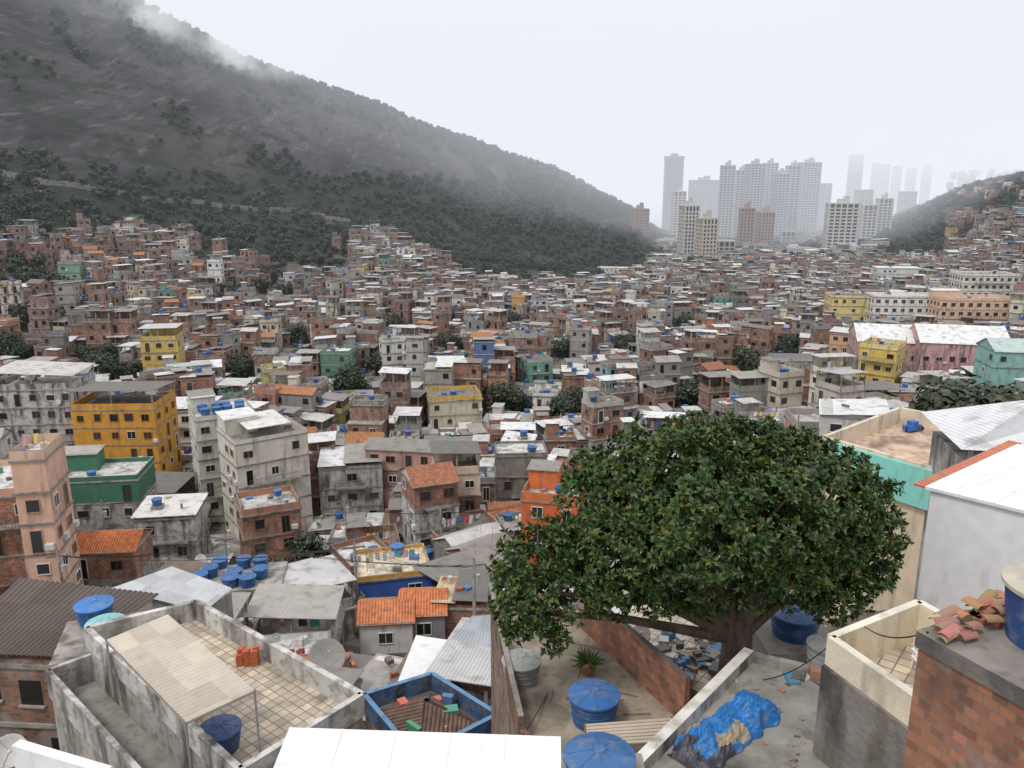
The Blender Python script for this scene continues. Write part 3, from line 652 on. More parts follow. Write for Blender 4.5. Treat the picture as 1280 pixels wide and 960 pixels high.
p=hit(815,355,450); mb=MB(); mb.box(p.x,p.y,p.z+3,24,14,.6,.2,(.6,.6,.58),CO); mb.box(p.x,p.y,p.z+3.6,20,10,.12,.2,(.12,.5,.5),PA); mb.box(p.x,p.y,p.z-6,24,14,9,.2,(.5,.48,.45),PL); mb.finish('swimming_pool')
mb=MB()
RD=[(870,352),(900,340),(935,330),(965,322),(995,310),(1015,300),(1030,290),(1040,284)]
pp=[hit(a,b_,450) for a,b_ in RD]
for i in range(len(pp)-1):
    a,b_=pp[i],pp[i+1]; n_=6
    for k in range(n_):
        q0=a.lerp(b_,k/n_);q1=a.lerp(b_,(k+1)/n_); z0=terr(q0.x,q0.y)+6.5; z1=terr(q1.x,q1.y)+6.5
        d=(q1-q0); nn=Vector((-d.y,d.x,0)).normalized()*8
        P=[(q0.x-nn.x,q0.y-nn.y),(q1.x-nn.x,q1.y-nn.y),(q1.x+nn.x,q1.y+nn.y),(q0.x+nn.x,q0.y+nn.y)]; ZZ=[z0,z1,z1,z0]
        mb.hexa([(P[t][0],P[t][1],ZZ[t]-9) for t in range(4)],[(P[t][0],P[t][1],ZZ[t]) for t in range(4)],(.25,.24,.23),CO,(.12,.12,.12),CO)
        for s_ in (-1,1,0):
            c_=nn*s_*.97; h=.9 if s_ else .5
            mb.hexa([(q0.x+c_.x-nn.x*.02,q0.y+c_.y-nn.y*.02,z0),(q1.x+c_.x-nn.x*.02,q1.y+c_.y-nn.y*.02,z1),(q1.x+c_.x+nn.x*.02,q1.y+c_.y+nn.y*.02,z1),(q0.x+c_.x+nn.x*.02,q0.y+c_.y+nn.y*.02,z0)],
             [(q0.x+c_.x-nn.x*.02,q0.y+c_.y-nn.y*.02,z0+h),(q1.x+c_.x-nn.x*.02,q1.y+c_.y-nn.y*.02,z1+h),(q1.x+c_.x+nn.x*.02,q1.y+c_.y+nn.y*.02,z1+h),(q0.x+c_.x+nn.x*.02,q0.y+c_.y+nn.y*.02,z0+h)],(.5,.49,.47),PL)
mb.finish('highway')
mb=MB(); WP=[(-80,205),(0,220),(60,232),(130,243),(200,251),(270,259),(330,265),(400,272),(450,279),(490,285)]
wp=[hit(a,b_,250) for a,b_ in WP]
for i in range(len(wp)-1):
    for k in range(8):
        q0=wp[i].lerp(wp[i+1],k/8);q1=wp[i].lerp(wp[i+1],(k+1)/8)
        z=max(terr(q0.x,q0.y),terr(q1.x,q1.y)); mb.wall(q0,q1,z-6,8.4+U(-.4,.4),1.2,(.26,.23,.21),CO)
mb.finish('retaining_wall')
# ================================================================ FOREGROUND
def xy(p): return (p.x,p.y)
def quadroof(px4,z): return [xy(SZ(a,b_,z)) for a,b_ in px4]
def realcorr(mb,c4,col,mat=WE,pitch=.18,amp=.03):
    a,b_,c,d=[Vector(p) for p in c4]; Lx=(b_-a).length; n=int(Lx/pitch*6); m_=3
    up=((b_-a).cross(d-a)).normalized()
    if up.z<0: up=-up
    base=len(mb.v)
    for i in range(n+1):
        t=i/n; h=amp*math.sin(t*Lx/pitch*2*math.pi)
        for j in range(m_+1):
            s_=j/m_; p=(a.lerp(b_,t)).lerp(d.lerp(c,t),s_)+up*(h+.012*((i//36)%2)); mb.v.append(tuple(p))
    for i in range(n):
        for j in range(m_):
            rnd=random.Random((i//36)*7+j*3); sh=rnd.uniform(.82,1.12)
            k=base+i*(m_+1)+j; mb.f.append((k,k+m_+1,k+m_+2,k+1)); mb.c.append(tuple(min(.82,x*sh) for x in col)); mb.m.append(mat)
zT=-16.0; P1,P2,P3,P4=quadroof([(245,752),(452,868),(300,962),(108,785)],zT)
mb=MB()
mb.prism([P4,P3,P2,P1],-29,zT-.75,(.42,.4,.37),OP,(.5,.45,.38),FT)
for a,b_ in ((P1,P2),(P2,P3),(P3,P4),(P4,P1)): mb.wall(a,b_,zT-.75,.8,.22,(.55,.54,.51),OP,(.62,.6,.57),OP)
a=Vector((P4[0],P4[1],0));b_=Vector((P3[0],P3[1],0)); off=Vector((-.95,-.9,0))*1.1
q4=a+off;q3=b_+off
mb.prism([xy(q4),xy(q3),xy(b_),xy(a)],-29,zT-2.2,(.4,.38,.34),OP,(.28,.26,.24),CO)
mb.wall(q4,q3,zT-2.2,1.1,.18,(.5,.48,.45),OP,(.55,.53,.5),OP); mb.wall(q4,a,zT-2.2,1.1,.18,(.5,.48,.45),OP)
mb.finish('terrace_building')
mb=MB(); A=[SZ(133,800,-14.6),SZ(210,768,-14.2),SZ(318,862,-14.1),SZ(232,902,-14.5)]
realcorr(mb,[A[0],A[3],A[2],A[1]],(.54,.48,.4),pitch=.2,amp=.03)
for i,p in enumerate(A): mb.tube((p.x,p.y,zT-.75),(p.x,p.y,p.z-.03),.035,.035,8,(.3,.3,.3),WE)
for i in range(4): mb.tube(A[i]-Vector((0,0,.07)),A[(i+1)%4]-Vector((0,0,.07)),.03,.03,6,(.25,.22,.2),WE)
mb.finish('corrugated_awning')
def onetank(px,py,z,r,h,col=BLUE,lid=None,name='water_tank'):
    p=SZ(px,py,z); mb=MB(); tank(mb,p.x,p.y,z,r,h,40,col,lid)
    for k in (.25,.5,.7):
        rr=r*(.84+.16*k+.004); mb.lathe(p.x,p.y,z+h*k-.02,[(rr-.01,0),(rr+.02,.015),(rr-.01,.03)],40,col,PA)
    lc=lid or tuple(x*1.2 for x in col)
    for k in range(8):
        t=k*math.pi/4; c_,s_=math.cos(t),math.sin(t); mb.tube((p.x+.2*r*c_,p.y+.2*r*s_,z+1.075*h),(p.x+.92*r*c_,p.y+.92*r*s_,z+.945*h),.02,.02,5,lc,PA)
    return mb.finish(name)
onetank(170,866,zT-2.2,.72,1.0); onetank(277,935,zT-.74,.62,.8,(.03,.06,.16))
onetank(120,776,-18,.75,.9,BLUE,(.05,.2,.5)); onetank(134,797,-17.6,.72,.75,(.12,.36,.4),(.25,.55,.56))
mb=MB(); p=SZ(300,832,zT-.74)
for i in range(3):
    for j in range(3):
        for k in range(4 if (i+j)%3 else 3): mb.box(p.x+i*.26+U(-.02,.02),p.y+j*.13,zT-.73+k*.15,.24,.12,.14,.4+U(-.1,.1),(.5,.13,.06),WE)
mb.finish('brick_stack')
mb=MB(); c4=[SZ(-70,815,-19.3),SZ(96,822,-19.3),SZ(200,742,-18.2),SZ(25,722,-17.6)]
poly=[xy(p) for p in c4]; ctr=(sum(p[0] for p in poly)/4,sum(p[1] for p in poly)/4)
ins=[(p[0]*.92+ctr[0]*.08,p[1]*.92+ctr[1]*.08) for p in poly]
mb.prism(ins,-30,-19.6,(.24,.12,.08),BR)
realcorr(mb,c4,(.14,.11,.095),pitch=.22,amp=.045)
p0=Vector((*ins[0],0)); p1=Vector((*ins[1],0))
for t,zz in ((.15,-21.6),(.5,-21.8),(.8,-21.6),(.3,-24.6),(.7,-24.6)):
    p=p0.lerp(p1,t); d=(p1-p0).normalized(); n_=Vector((d.y,-d.x,0)); f_=lambda e,o,z_:(p.x+d.x*e+n_.x*o,p.y+d.y*e+n_.y*o,z_)
    mb.face([f_(0,.02,zz),f_(1,.02,zz),f_(1,.02,zz+1.2),f_(0,.02,zz+1.2)],(.02,.02,.02),WI)
    mb.hexa([f_(-.1,0,zz-.1),f_(1.1,0,zz-.1),f_(1.1,.12,zz-.1),f_(-.1,.12,zz-.1)],[f_(-.1,0,zz),f_(1.1,0,zz),f_(1.1,.12,zz),f_(-.1,.12,zz)],(.35,.33,.3),CO,bottom=True)
for zz in (-22.9,-20.0):
    d=(p1-p0).normalized(); n_=Vector((d.y,-d.x,0)); mb.hexa([tuple(p0+Vector((0,0,zz))),tuple(p1+Vector((0,0,zz))),tuple(p1+n_*.1+Vector((0,0,zz))),tuple(p0+n_*.1+Vector((0,0,zz)))],[tuple(p0+Vector((0,0,zz+.2))),tuple(p1+Vector((0,0,zz+.2))),tuple(p1+n_*.1+Vector((0,0,zz+.2))),tuple(p0+n_*.1+Vector((0,0,zz+.2)))],(.3,.28,.25),CO,bottom=True)
mb.finish('old_brick_house')
p=SZ(126,790,-18); mb=MB(); mb.box(p.x,p.y-.2,-29,3.0,3.4,10.9,.3,(.36,.33,.3),OP); mb.finish('tank_stand')
mb=MB()
realcorr(mb,[SZ(140,735,-21.2),SZ(255,765,-21.2),SZ(290,735,-20.8),SZ(215,708,-20.4)],(.56,.57,.59),pitch=.25)
q_=[SZ(142,737,-21.5),SZ(255,766,-21.5),SZ(289,737,-21.5),SZ(214,712,-21.5)]; mb.prism([xy(p) for p in q_],-34,-21.6,(.3,.28,.26),PL)
mb.finish('metal_roof_house')
p=S(290,735,62); mb=MB(); mb.box(p.x,p.y+2,-42,7.5,5,p.z+42,.15,(.34,.3,.26),OP,(.4,.38,.35),CO)
mb.finish('concrete_house')
for i in range(9):
    t=MB(); tank(t,p.x-2.6+(i%3)*2.1+U(-.4,.4),p.y+.6+(i//3)*1.5+U(-.3,.3),p.z,.72*U(.85,1.05),.95*U(.85,1.1),24); t.finish('water_tank')
zB=-22; B4=quadroof([(455,868),(540,842),(622,893),(520,945)],zB); mb=MB()
mb.prism([B4[0],B4[3],B4[2],B4[1]],-32,zB-.8,(.3,.2,.16),OP,(.16,.13,.11),CO)
for i in range(4):
    mb.wall(B4[i],B4[(i+1)%4],zB-.8,.85,.22,(.05,.14,.32),OP,(.14,.27,.44),PL)
cx=sum(p[0] for p in B4)/4;cy=sum(p[1] for p in B4)/4
for i in range(4):
    a=B4[i];b_=B4[(i+1)%4]; s_=.82
    mb.face([(cx+(a[0]-cx)*s_,cy+(a[1]-cy)*s_,zB-.7),(cx+(b_[0]-cx)*s_,cy+(b_[1]-cy)*s_,zB-.7),(cx+(b_[0]-cx)*.05,cy+(b_[1]-cy)*.05,zB+.4),(cx+(a[0]-cx)*.05,cy+(a[1]-cy)*.05,zB+.4)],(.2,.12,.09),TI)
junk(mb,cx,cy,zB-.5,3,3,0,7)
mb.finish('blue_parapet_house')
mb=MB(); realcorr(mb,[SZ(545,818,-24.5),SZ(618,842,-24.5),SZ(618,768,-23.6),SZ(590,770,-23.6)],(.42,.45,.48),pitch=.3)
q_=[SZ(548,818,-24.9),SZ(616,842,-24.9),SZ(616,770,-24.9),SZ(592,772,-24.9)]; mb.prism([xy(p) for p in q_],-34,-25,(.34,.2,.14),BR); mb.finish('metal_roof_shed')
mb=MB(); q_=quadroof([(497,850),(560,862),(575,800),(520,792)],-25.5); mb.prism(q_,-34,-25.6,(.5,.5,.48),PL,(.8,.8,.79),WE); mb.finish('white_roof_shed')
for (px_,py_,Y_,r_,az,el,c_) in ((408,822,46,1.15,.5,.9,(.3,.29,.27)),(372,806,48,.35,-.3,.6,(.55,.5,.48)),(802,792,26,.32,-.2,.7,(.5,.46,.44)),(12,938,20,.45,.6,.5,(.6,.58,.56)),(345,797,49,.3,.3,.6,(.4,.4,.4)),(960,800,40,.4,0,.6,(.5,.5,.5))):
    p=S(px_,py_,Y_); mb=MB(); dishmesh(mb,p.x,p.y,p.z,r_,az,el,c_); mb.tube((p.x,p.y,p.z-6),(p.x,p.y,p.z-.9),.05,.05,6,(.3,.3,.3),WE); mb.finish('satellite_dish',smooth=True)
mb=MB(); q_=quadroof([(335,990),(696,990),(696,922),(366,911)],-8); mb.prism(q_,-20,-8.25,(.5,.48,.45),PL)
cx=sum(p[0] for p in q_)/4;cy=sum(p[1] for p in q_)/4
q2=[(cx+(p[0]-cx)*1.03,cy+(p[1]-cy)*1.05) for p in q_]; mb.prism(q2,-8.12,-8,(.82,.82,.82),WE)
for k in range(1,5):
    e0=Vector((*q2[0],-7.99)).lerp(Vector((*q2[1],-7.99)),k/5); e1=Vector((*q2[3],-7.99)).lerp(Vector((*q2[2],-7.99)),k/5); mb.tube(e0,e1,.006,.006,4,(.8,.8,.8),WE)
mb.finish('white_roof_house')
mb=MB(); a=SZ(20,928,-13);b_=SZ(135,962,-13); mb.wall(a,b_,-13.9,.9,.25,(.8,.8,.8),WE); d=Vector((.5,-1,0))
mb.prism([xy(a),xy(a+d*4),xy(b_+d*4),xy(b_)],-24,-13.9,(.5,.48,.45),PL,(.4,.38,.36),CO); mb.finish('white_parapet_house')
zD=-15.0; D=[(-.8,27),(2.4,25.6),(5.0,20.2),(1.9,17.4),(.25,19.3)]
mb=MB(); mb.prism(D[::-1],-24,zD,(.3,.2,.15),BR,(.36,.3,.23),CO)
mb.wall(D[0],D[4],zD,.9,.16,(.2,.1,.07),BR,(.3,.27,.24),CO); mb.wall(D[4],D[3],zD,.5,.16,(.2,.1,.07),BR); mb.wall(D[1],D[2],zD,1.5,.18,(.42,.17,.09),BR,(.12,.11,.1),CO)
mb.wall(D[0],D[1],zD,.5,.16,(.3,.2,.15),BR,(.3,.27,.24),CO)
mb.finish('brick_rooftop_building')
onetank(742,900,zD,.72,.95,(.025,.11,.30)); onetank(652,850,zD,.6,.8,(.25,.25,.25),(.34,.34,.33)); onetank(748,985,-12.6,.74,.9,(.03,.1,.24))
p=SZ(748,985,-12.6); mb=MB(); mb.box(p.x,p.y,-22,2.2,2.2,9.4,0,(.3,.28,.25),PL); mb.finish('tank_stand')
mb=MB(); c4=[SZ(735,932,-13.9),SZ(838,926,-13.9),SZ(840,896,-14.0),SZ(732,904,-14.0)]
for i in range(7):
    a=c4[0].lerp(c4[3],i/7);b_=c4[1].lerp(c4[2],i/7);a2=c4[0].lerp(c4[3],(i+.78)/7);b2=c4[1].lerp(c4[2],(i+.78)/7); g=U(.8,1.2)
    mb.hexa([p-Vector((0,0,.03)) for p in (a,b_,b2,a2)],[a,b_,b2,a2],(.56*g,.46*g,.36*g),WE,bottom=True)
for t in (.05,.5,.95):
    a=c4[0].lerp(c4[1],t);b_=c4[3].lerp(c4[2],t); mb.tube(a-Vector((0,0,.08)),b_-Vector((0,0,.08)),.04,.04,6,(.3,.22,.15),WE)
for p in c4: mb.tube(p-Vector((0,0,1.2)),p,.04,.04,6,(.3,.22,.15),WE)
mb.finish('wooden_plank_platform')
zC=-13.0; C=[(2.4,15.2),(8.0,15.2),(8.8,19.3),(6.7,20.3)]
mb=MB(); mb.prism(C,-22,zC,(.4,.38,.34),OP,(.30,.28,.25),CO); mb.wall(C[0],C[3],zC,.35,.28,(.66,.64,.59),OP,(.74,.71,.64),PL); mb.wall(C[3],C[2],zC,.25,.2,(.4,.38,.34),OP); mb.wall(C[1],C[2],zC,.3,.2,(.4,.38,.34),OP)
mb.finish('concrete_roof_building')
a=SZ(858,955,zC);b_=SZ(950,885,zC); d=(b_-a); L_=d.length; d.normalize(); n_=Vector((-d.y,d.x,0)); mb=MB(); NX,NW=130,64
for i in range(NX+1):
    for j in range(NW+1):
        t=i/NX;s_=j/NW*2-1; wd=(.62+.2*noise.noise(Vector((t*5,0,1))))*(1 if .06<t<.94 else .8)
        h=.42*(1-abs(s_)**2.2)*(min(1,t*7)*min(1,(1-t)*7))**.6
        h*=1+.5*noise.noise(Vector((t*6,s_*2,4)))
        cr=noise.noise(Vector((t*9+s_*3,s_*4-t*5,2))); h+=.2*(.35-abs(cr))*(h>.02); cr=noise.noise(Vector((t*22-s_*4,s_*9+t*7,5))); h+=.09*(.35-abs(cr))*(h>.02)
        p=a+d*(L_*1.12*t-.1)+n_*(s_*wd+.16*noise.noise(Vector((t*9,s_,8)))); mb.v.append((p.x,p.y,zC+.02+max(h,0)))
for i in range(NX):
    for j in range(NW):
        k=i*(NW+1)+j; mb.f.append((k,k+NW+1,k+NW+2,k+1)); t=i/NX;s_=j/NW
        z_=noise.noise(Vector((t*5,s_*2.5,11)))+.12*noise.noise(Vector((t*30,s_*12,3)))
        c_=(.02,.17,.46)
        if z_>.38: c_=(.38,.30,.21)
        elif z_<-.46: c_=(.05,.05,.07)
        if t<.1 or (t<.35 and s_<.14): c_=(.05,.05,.07)
        mb.c.append(c_); mb.m.append(PA)
mb.finish('blue_tarpaulin',smooth=True)
zF=-10.0; Fp=[(7.3,16.5),(8.3,13.9),(11.2,15.5),(10.1,18.1)]
mb=MB(); mb.prism(Fp,-22,zF-1.0,(.3,.28,.24),OP,(.6,.47,.34),FT)
CRM=(.74,.66,.5)
for i in range(4): mb.wall(Fp[i],Fp[(i+1)%4],zF-1.0,1.05,.2,CRM,PL,(.74,.7,.58),PL)
mb.wall((Fp[0][0]-.06,Fp[0][1]-.02),(Fp[1][0]-.06,Fp[1][1]-.02),-22,11.35,.26,(.24,.22,.2),OP)
mb.finish('courtyard_house')
mb=MB(); q_=Vector((9.5,16.4,zF-.98))
for a in (-.22,.22):
    for b_ in (-.22,.22): mb.tube(q_+Vector((a,b_,0)),q_+Vector((a*.9,b_*.9,.42)),.02,.02,6,(.75,.75,.75),PA)
mb.box(q_.x,q_.y,q_.z+.42,.48,.48,.04,0,(.75,.75,.75),PA,bottom=True)
for k in range(5): mb.box(q_.x,q_.y,q_.z+.46,.04,.03,.45,0,(.75,.75,.75),PA,lx=-.2+k*.1,ly=.22)
mb.box(q_.x,q_.y,q_.z+.9,.48,.04,.07,0,(.75,.75,.75),PA,ly=.22,bottom=True)
for sx in (-1,1): mb.box(q_.x,q_.y,q_.z+.62,.04,.46,.03,0,(.75,.75,.75),PA,lx=sx*.24,bottom=True); mb.box(q_.x,q_.y,q_.z+.44,.03,.03,.2,0,(.75,.75,.75),PA,lx=sx*.24,ly=-.2)
mb.finish('plastic_chair')
zR=-7.45; a=Vector((7.07,12.5)); d=Vector((.44,-.9)).normalized(); n_=Vector((.9,.44)).normalized()
q_=[a,a+d*4.5,a+d*4.5+n_*6,a+n_*6]
mb=MB(); mb.prism(q_,-20,zR-.3,(.36,.15,.085),BR)
q2=[a-n_*.05-d*.05,a+d*4.5-n_*.05,a+d*4.5+n_*6,a+n_*6-d*.05]; mb.prism(q2,zR-.3,zR,(.16,.14,.13),OP,(.24,.21,.19),CO)
mb.finish('brick_corner_house')
mb=MB(); tank(mb,9.15,12.15,zR,.85,1.15,48,(.02,.07,.22),(.5,.45,.36)); mb.finish('water_tank')
mb=MB()
for i in range(30):
    t=U(0,1);s_=U(.0,1); p=a+n_*(.1+2.3*t)+d*(-.05+.6*s_); h=.03+.14*R()+.1*(1-abs(t-.5)*2); cc=tuple(c*U(.7,1.25) for c in (.4,.2,.13)); an=random.choice([.45,.5,1.9,.3])+U(-.3,.3)
    ca,sa=math.cos(an),math.sin(an); tl=U(.35,.5); tx_=U(-.25,.25)
    prev=None
    for k in range(7):
        ph=math.pi*k/6; yy_=.11*math.cos(ph); zz_=.07*math.sin(ph); pt=[(p.x+e*tl/2*ca-yy_*sa,p.y+e*tl/2*sa+yy_*ca,zR+h+zz_+e*tx_*.2) for e in (-1,1)]
        if prev: mb.face([prev[0],prev[1],pt[1],pt[0]],cc,WE)
        prev=pt
for i in range(10):
    t=U(0,1); p=a+n_*(.2+2.0*t)+d*U(.1,.5); mb.box(p.x,p.y,zR,U(.2,.35),U(.14,.22),.12,U(0,3),tuple(c*U(.7,1.2) for c in (.34,.17,.11)),WE)
mb.finish('roof_tile_pile')
zW=-9.3; w0=Vector((13.3,24.0));w1=Vector((18.6,18.6));w2=Vector((23.6,22.2));w3=Vector((18.3,27.6))
mb=MB(); mb.prism([w0,w1,w2,w3],-20,zW,(.82,.82,.82),WE)
RR=[Vector((*w0,zW+.1)),Vector((*w1,zW+.1)),Vector((*w2,zW+.3)),Vector((*w3,zW+.3))]
ex=[(RR[i]+(RR[i]-(RR[0]+RR[2])/2)*.035) for i in range(4)]
mb.hexa([tuple(p-Vector((0,0,.1))) for p in ex],[tuple(p) for p in ex],(.82,.82,.82),WE,bottom=True)
for k in range(1,8):
    mb.tube(ex[0].lerp(ex[1],k/8)+Vector((0,0,.01)),ex[3].lerp(ex[2],k/8)+Vector((0,0,.01)),.02,.02,4,(.75,.75,.75),WE)
mb.finish('white_house')
mb=MB(); dd=(w3-w0).normalized(); nn=Vector((-dd.y,dd.x))
for i in range(30):
    p=w0+dd*(i*.22)+nn*.3; zz=zW+.06+i*.22*.035
    mb.box(p.x,p.y,zz-.05,.2,.42,.07,math.atan2(dd.y,dd.x),tuple(c*U(.8,1.2) for c in (.5,.19,.11)),WE,bottom=True)
mb.finish('clay_tile_ridge')
zE=-13.3; E=[(17.2,42.4),(20.8,37.2),(27.6,45.0),(24.2,48.4)]
mb=MB(); mb.prism(E,-30,zE-1.0,(.74,.6,.44),PL,(.58,.42,.31),CO)
for i in range(4): mb.wall(E[i],E[(i+1)%4],zE-1.0,1.0,.22,(.7,.6,.47),PL,(.7,.6,.48),PL)
e0=Vector(E[0]);e1=Vector(E[1]); dd=(e1-e0).normalized(); no=Vector((dd.y,-dd.x))
mb.wall(e0+no*.1-dd*.1,e1+no*.1+dd*.1,zE-2.2,2.05,.3,(.27,.68,.60),WE); mb.wall(e0-no*.1-dd*.1,e1-no*.1+dd*.1,zE-2.2,2.0,.1,(.27,.68,.60),WE)
mb.finish('turquoise_terrace_house')
p=SZ(1140,537,zE-.9); mb=MB(); mb.box(p.x,p.y,p.z,1.1,.5,.3,.4,(.03,.14,.5),PA); mb.box(p.x,p.y,p.z+.3,.5,.42,.25,.4,(.03,.14,.45),PA)
for k in (-.4,.4): mb.lathe(p.x+k,p.y-.3,p.z+.16,[(.001,-.04),(.16,-.04),(.16,.04),(.001,.04)],14,(.03,.03,.03),PA,tilt=Euler((math.pi/2,0,0)).to_matrix())
mb.finish('toy_car')
mb=MB(); cx,cy,zz=24.6,34.5,-10.8; w_,d_=10,6; rot=-.2; ca,sa=math.cos(rot),math.sin(rot)
Q=lambda a,b_,z:(cx+a*ca-b_*sa,cy+a*sa+b_*ca,z)
mb.box(cx,cy,-26,w_-1,d_-1,14.4,rot,(.42,.41,.4),OP)
for a_ in np.linspace(-w_/2+.6,w_/2-.6,7): mb.box(cx,cy,zz-.85,.16,.16,.85,rot,(.3,.3,.3),WE,lx=a_,ly=-d_/2+.6)
hr=1.7; HC=(.74,.74,.76)
mb.face([Q(-w_/2,-d_/2,zz),Q(w_/2,-d_/2,zz),Q(w_/2-2.5,0,zz+hr),Q(-w_/2+4,0,zz+hr)],HC,CR)
mb.face([Q(w_/2,d_/2,zz),Q(-w_/2,d_/2,zz),Q(-w_/2+4,0,zz+hr),Q(w_/2-2.5,0,zz+hr)],HC,CR)
mb.face([Q(-w_/2,d_/2,zz),Q(-w_/2,-d_/2,zz),Q(-w_/2+4,0,zz+hr)],HC,CR)
mb.face([Q(w_/2,-d_/2,zz),Q(w_/2,d_/2,zz),Q(w_/2-2.5,0,zz+hr)],HC,CR)
mb.finish('metal_hip_roof_house')
mb=MB(); mb.prism([xy(SZ(740,790,-16)),xy(SZ(900,880,-16)),xy(SZ(960,800,-16)),xy(SZ(800,745,-16))],-24,-16,(.4,.3,.22),PL,(.4,.33,.25),FT); mb.finish('tiled_patio')
onetank(992,792,-14.2,.8,.9,(.02,.07,.2)); onetank(1030,838,-13,.5,.9,(.3,.31,.32),(.2,.2,.2)); onetank(818,850,-15.9,.4,.6,(.05,.05,.05),(.3,.3,.32))
p=SZ(992,792,-14.2); mb=MB(); mb.box(p.x,p.y,-20,2.4,2.4,5.8,0,(.3,.27,.24),PL); mb.finish('tank_stand')
mb=MB()
for i in range(170):
    px_=U(760,1030);py_=U(795,850); p=SZ(px_,py_,-15.9 if px_<900 else -13.0)
    if px_>=900 and not(960<px_<1030 and 845<py_): continue
    mb.box(p.x,p.y,p.z,U(.1,.6),U(.05,.4),U(.03,.3),U(0,3),random.choice([(.4,.2,.13),(.3,.27,.23),(.6,.58,.55),(.15,.14,.13),(.1,.25,.4)]),WE)
for i in range(40):
    x_=U(3.5,8.2);y_=U(15.4,19.3)
    if x_<2.6+(y_-15.2)*.85: continue
    mb.box(x_,y_,zC+.005,U(.03,.2),U(.03,.1),U(.01,.05),U(0,3),random.choice([(.4,.2,.13),(.3,.27,.23),(.4,.38,.35),(.12,.11,.1)]),WE)
for i in range(9):
    a_=Vector((U(1,4.2),U(19.5,24),zD+.03)); an=U(0,3); mb.tube(a_,a_+Vector((math.cos(an),math.sin(an),.05))*U(.5,1.5),.02,.02,5,(.25,.2,.15),WE)
mb.finish('rubble')
# ---------------------------------------------------------------- hero tree
def limb(mb,pts,rs,n=10):
    for i in range(len(pts)-1): mb.tube(pts[i],pts[i+1],rs[i],rs[i+1],n,(.12,.085,.06),BK)
random.seed(4)
base=S(915,845,21.6); base.z=-16
lob=[(835,625,22.2,2.3),(752,640,22.2,1.3),(935,605,23.2,1.9),(1015,632,22.6,1.8),(1066,672,22.6,1.05),(780,690,21.4,1.45),(672,690,21.6,1.0),(650,715,21.4,.8),(655,765,20.8,.85),(700,742,21,.85),(692,798,20.7,.36),(872,668,20.8,1.7),(955,655,21.2,1.6),(1000,578,23.4,1.05),(862,566,22.8,1.1),(795,582,22.8,1.05),(1030,705,21.8,.95),(825,735,20.9,.8),(955,560,23.6,.85),(1088,708,22.2,.75),(1100,665,22.4,.7),(760,745,21,.7),(910,545,23.4,.6),(715,690,21.6,.75),(1060,590,23.2,.7),(735,590,22.6,.6),(1075,738,22,.6),(1045,745,21.6,.75),(1000,725,21.0,.8),(1090,625,22.8,.7),(945,728,20.7,.75),(885,742,20.6,.65),(1010,750,21.3,.5),(975,700,20.9,.9)]
fork=base+Vector((.1,.1,3.6)); mb=MB()
limb(mb,[base,base+Vector((.05,0,1.2)),base+Vector((.1,.05,2.4)),fork],[.75,.52,.46,.4],16)
for a_ in (0,1.5,3,4.5): mb.tube(base+Vector((math.cos(a_)*.9,math.sin(a_)*.9,-.1)),base+Vector((math.cos(a_)*.2,math.sin(a_)*.2,1.0)),.15,.2,8,(.12,.085,.06),BK)
LB=[]
for i_,(px_,py_,Y_,r_) in enumerate(lob):
    c=S(px_,py_,Y_); LB.append((c,r_))
    if r_>=.8 or i_%3==0:
        st=base+Vector((.1,.05,U(2.6,3.6))); mid=st.lerp(c,.5)+Vector((U(-.3,.3),U(-.3,.3),U(.1,.7)))
        limb(mb,[st,mid,c],[.2,.12,.05],8)
    for k in range(6):
        e=c+Vector((random.gauss(0,1),random.gauss(0,1),random.gauss(0,1))).normalized()*r_*.85; mb.tube(c,e,.04,.015,5,(.1,.075,.055),BK)
tree=bpy.data.objects.new('broadleaf_tree',None); scene.collection.objects.link(tree)
mb.finish('trunk_and_limbs',parent=tree)
rcol=bpy.data.collections.new('leaf_rosettes')
for v in range(4):
    mb=MB()
    for k in range(9):
        a_=k*2.4+U(-.3,.3); el=U(-.1,.9) if k<6 else U(.8,1.3); ln=U(.16,.28); wd=ln*.25
        d=Vector((math.cos(a_)*math.cos(el),math.sin(a_)*math.cos(el),math.sin(el))); s_=d.cross(Vector((0,0,1))).normalized(); up=s_.cross(d)
        l=U(.5,1.5); c_=(.043*l,.082*l,.021*l)
        if R()<.05: c_=(.14,.13,.03)
        p0=d*.02;p1=d*ln*.55+s_*wd+up*.03;p2=d*ln-up*.04;p3=d*ln*.55-s_*wd+up*.03;pm=d*ln*.55
        mb.face([p0,p1,p2,pm],c_,LE); mb.face([p0,pm,p2,p3],tuple(x*.85 for x in c_),LE)
    rcol.objects.link(mb.finish('rosette_%d'%v,link=False))
lp=[];ls=[];lr=[];li_=[]
for c,r_ in LB:
    n_=int(r_*r_*4*math.pi*14)
    for i in range(n_):
        d=Vector((random.gauss(0,1),random.gauss(0,1),random.gauss(0,1)+.15)).normalized()
        rr=r_*(1+.3*noise.noise(d*2.2+c)+.18*noise.noise(d*6+c))*(U(.93,1.06) if R()<.68 else U(.5,.93))
        p=c+Vector((d.x,d.y,d.z*.92))*rr
        if noise.noise(p*.9)>.36 and R()<.8: continue
        if noise.noise(p*2.2)>.32 and R()<.75: continue
        dd=(d+Vector((U(-.5,.5),U(-.5,.5),.35+U(-.4,.4)))).normalized()
        e=(dd.to_track_quat('Z','Y')@Euler((0,0,U(0,6.28))).to_quaternion()).to_euler()
        lp.append(p);ls.append(U(.75,1.3));lr.append(tuple(e));li_.append(random.randint(0,3))
o=scatter('foliage',lp,ls,lr,li_,rcol); o.parent=tree
mb=MB()
p=SZ(735,842,zD)
mb.lathe(p.x,p.y,zD,[(.18,0),(.26,.35),(.24,.35),(.2,.3),(.001,.3)],14,(.3,.14,.09),WE)
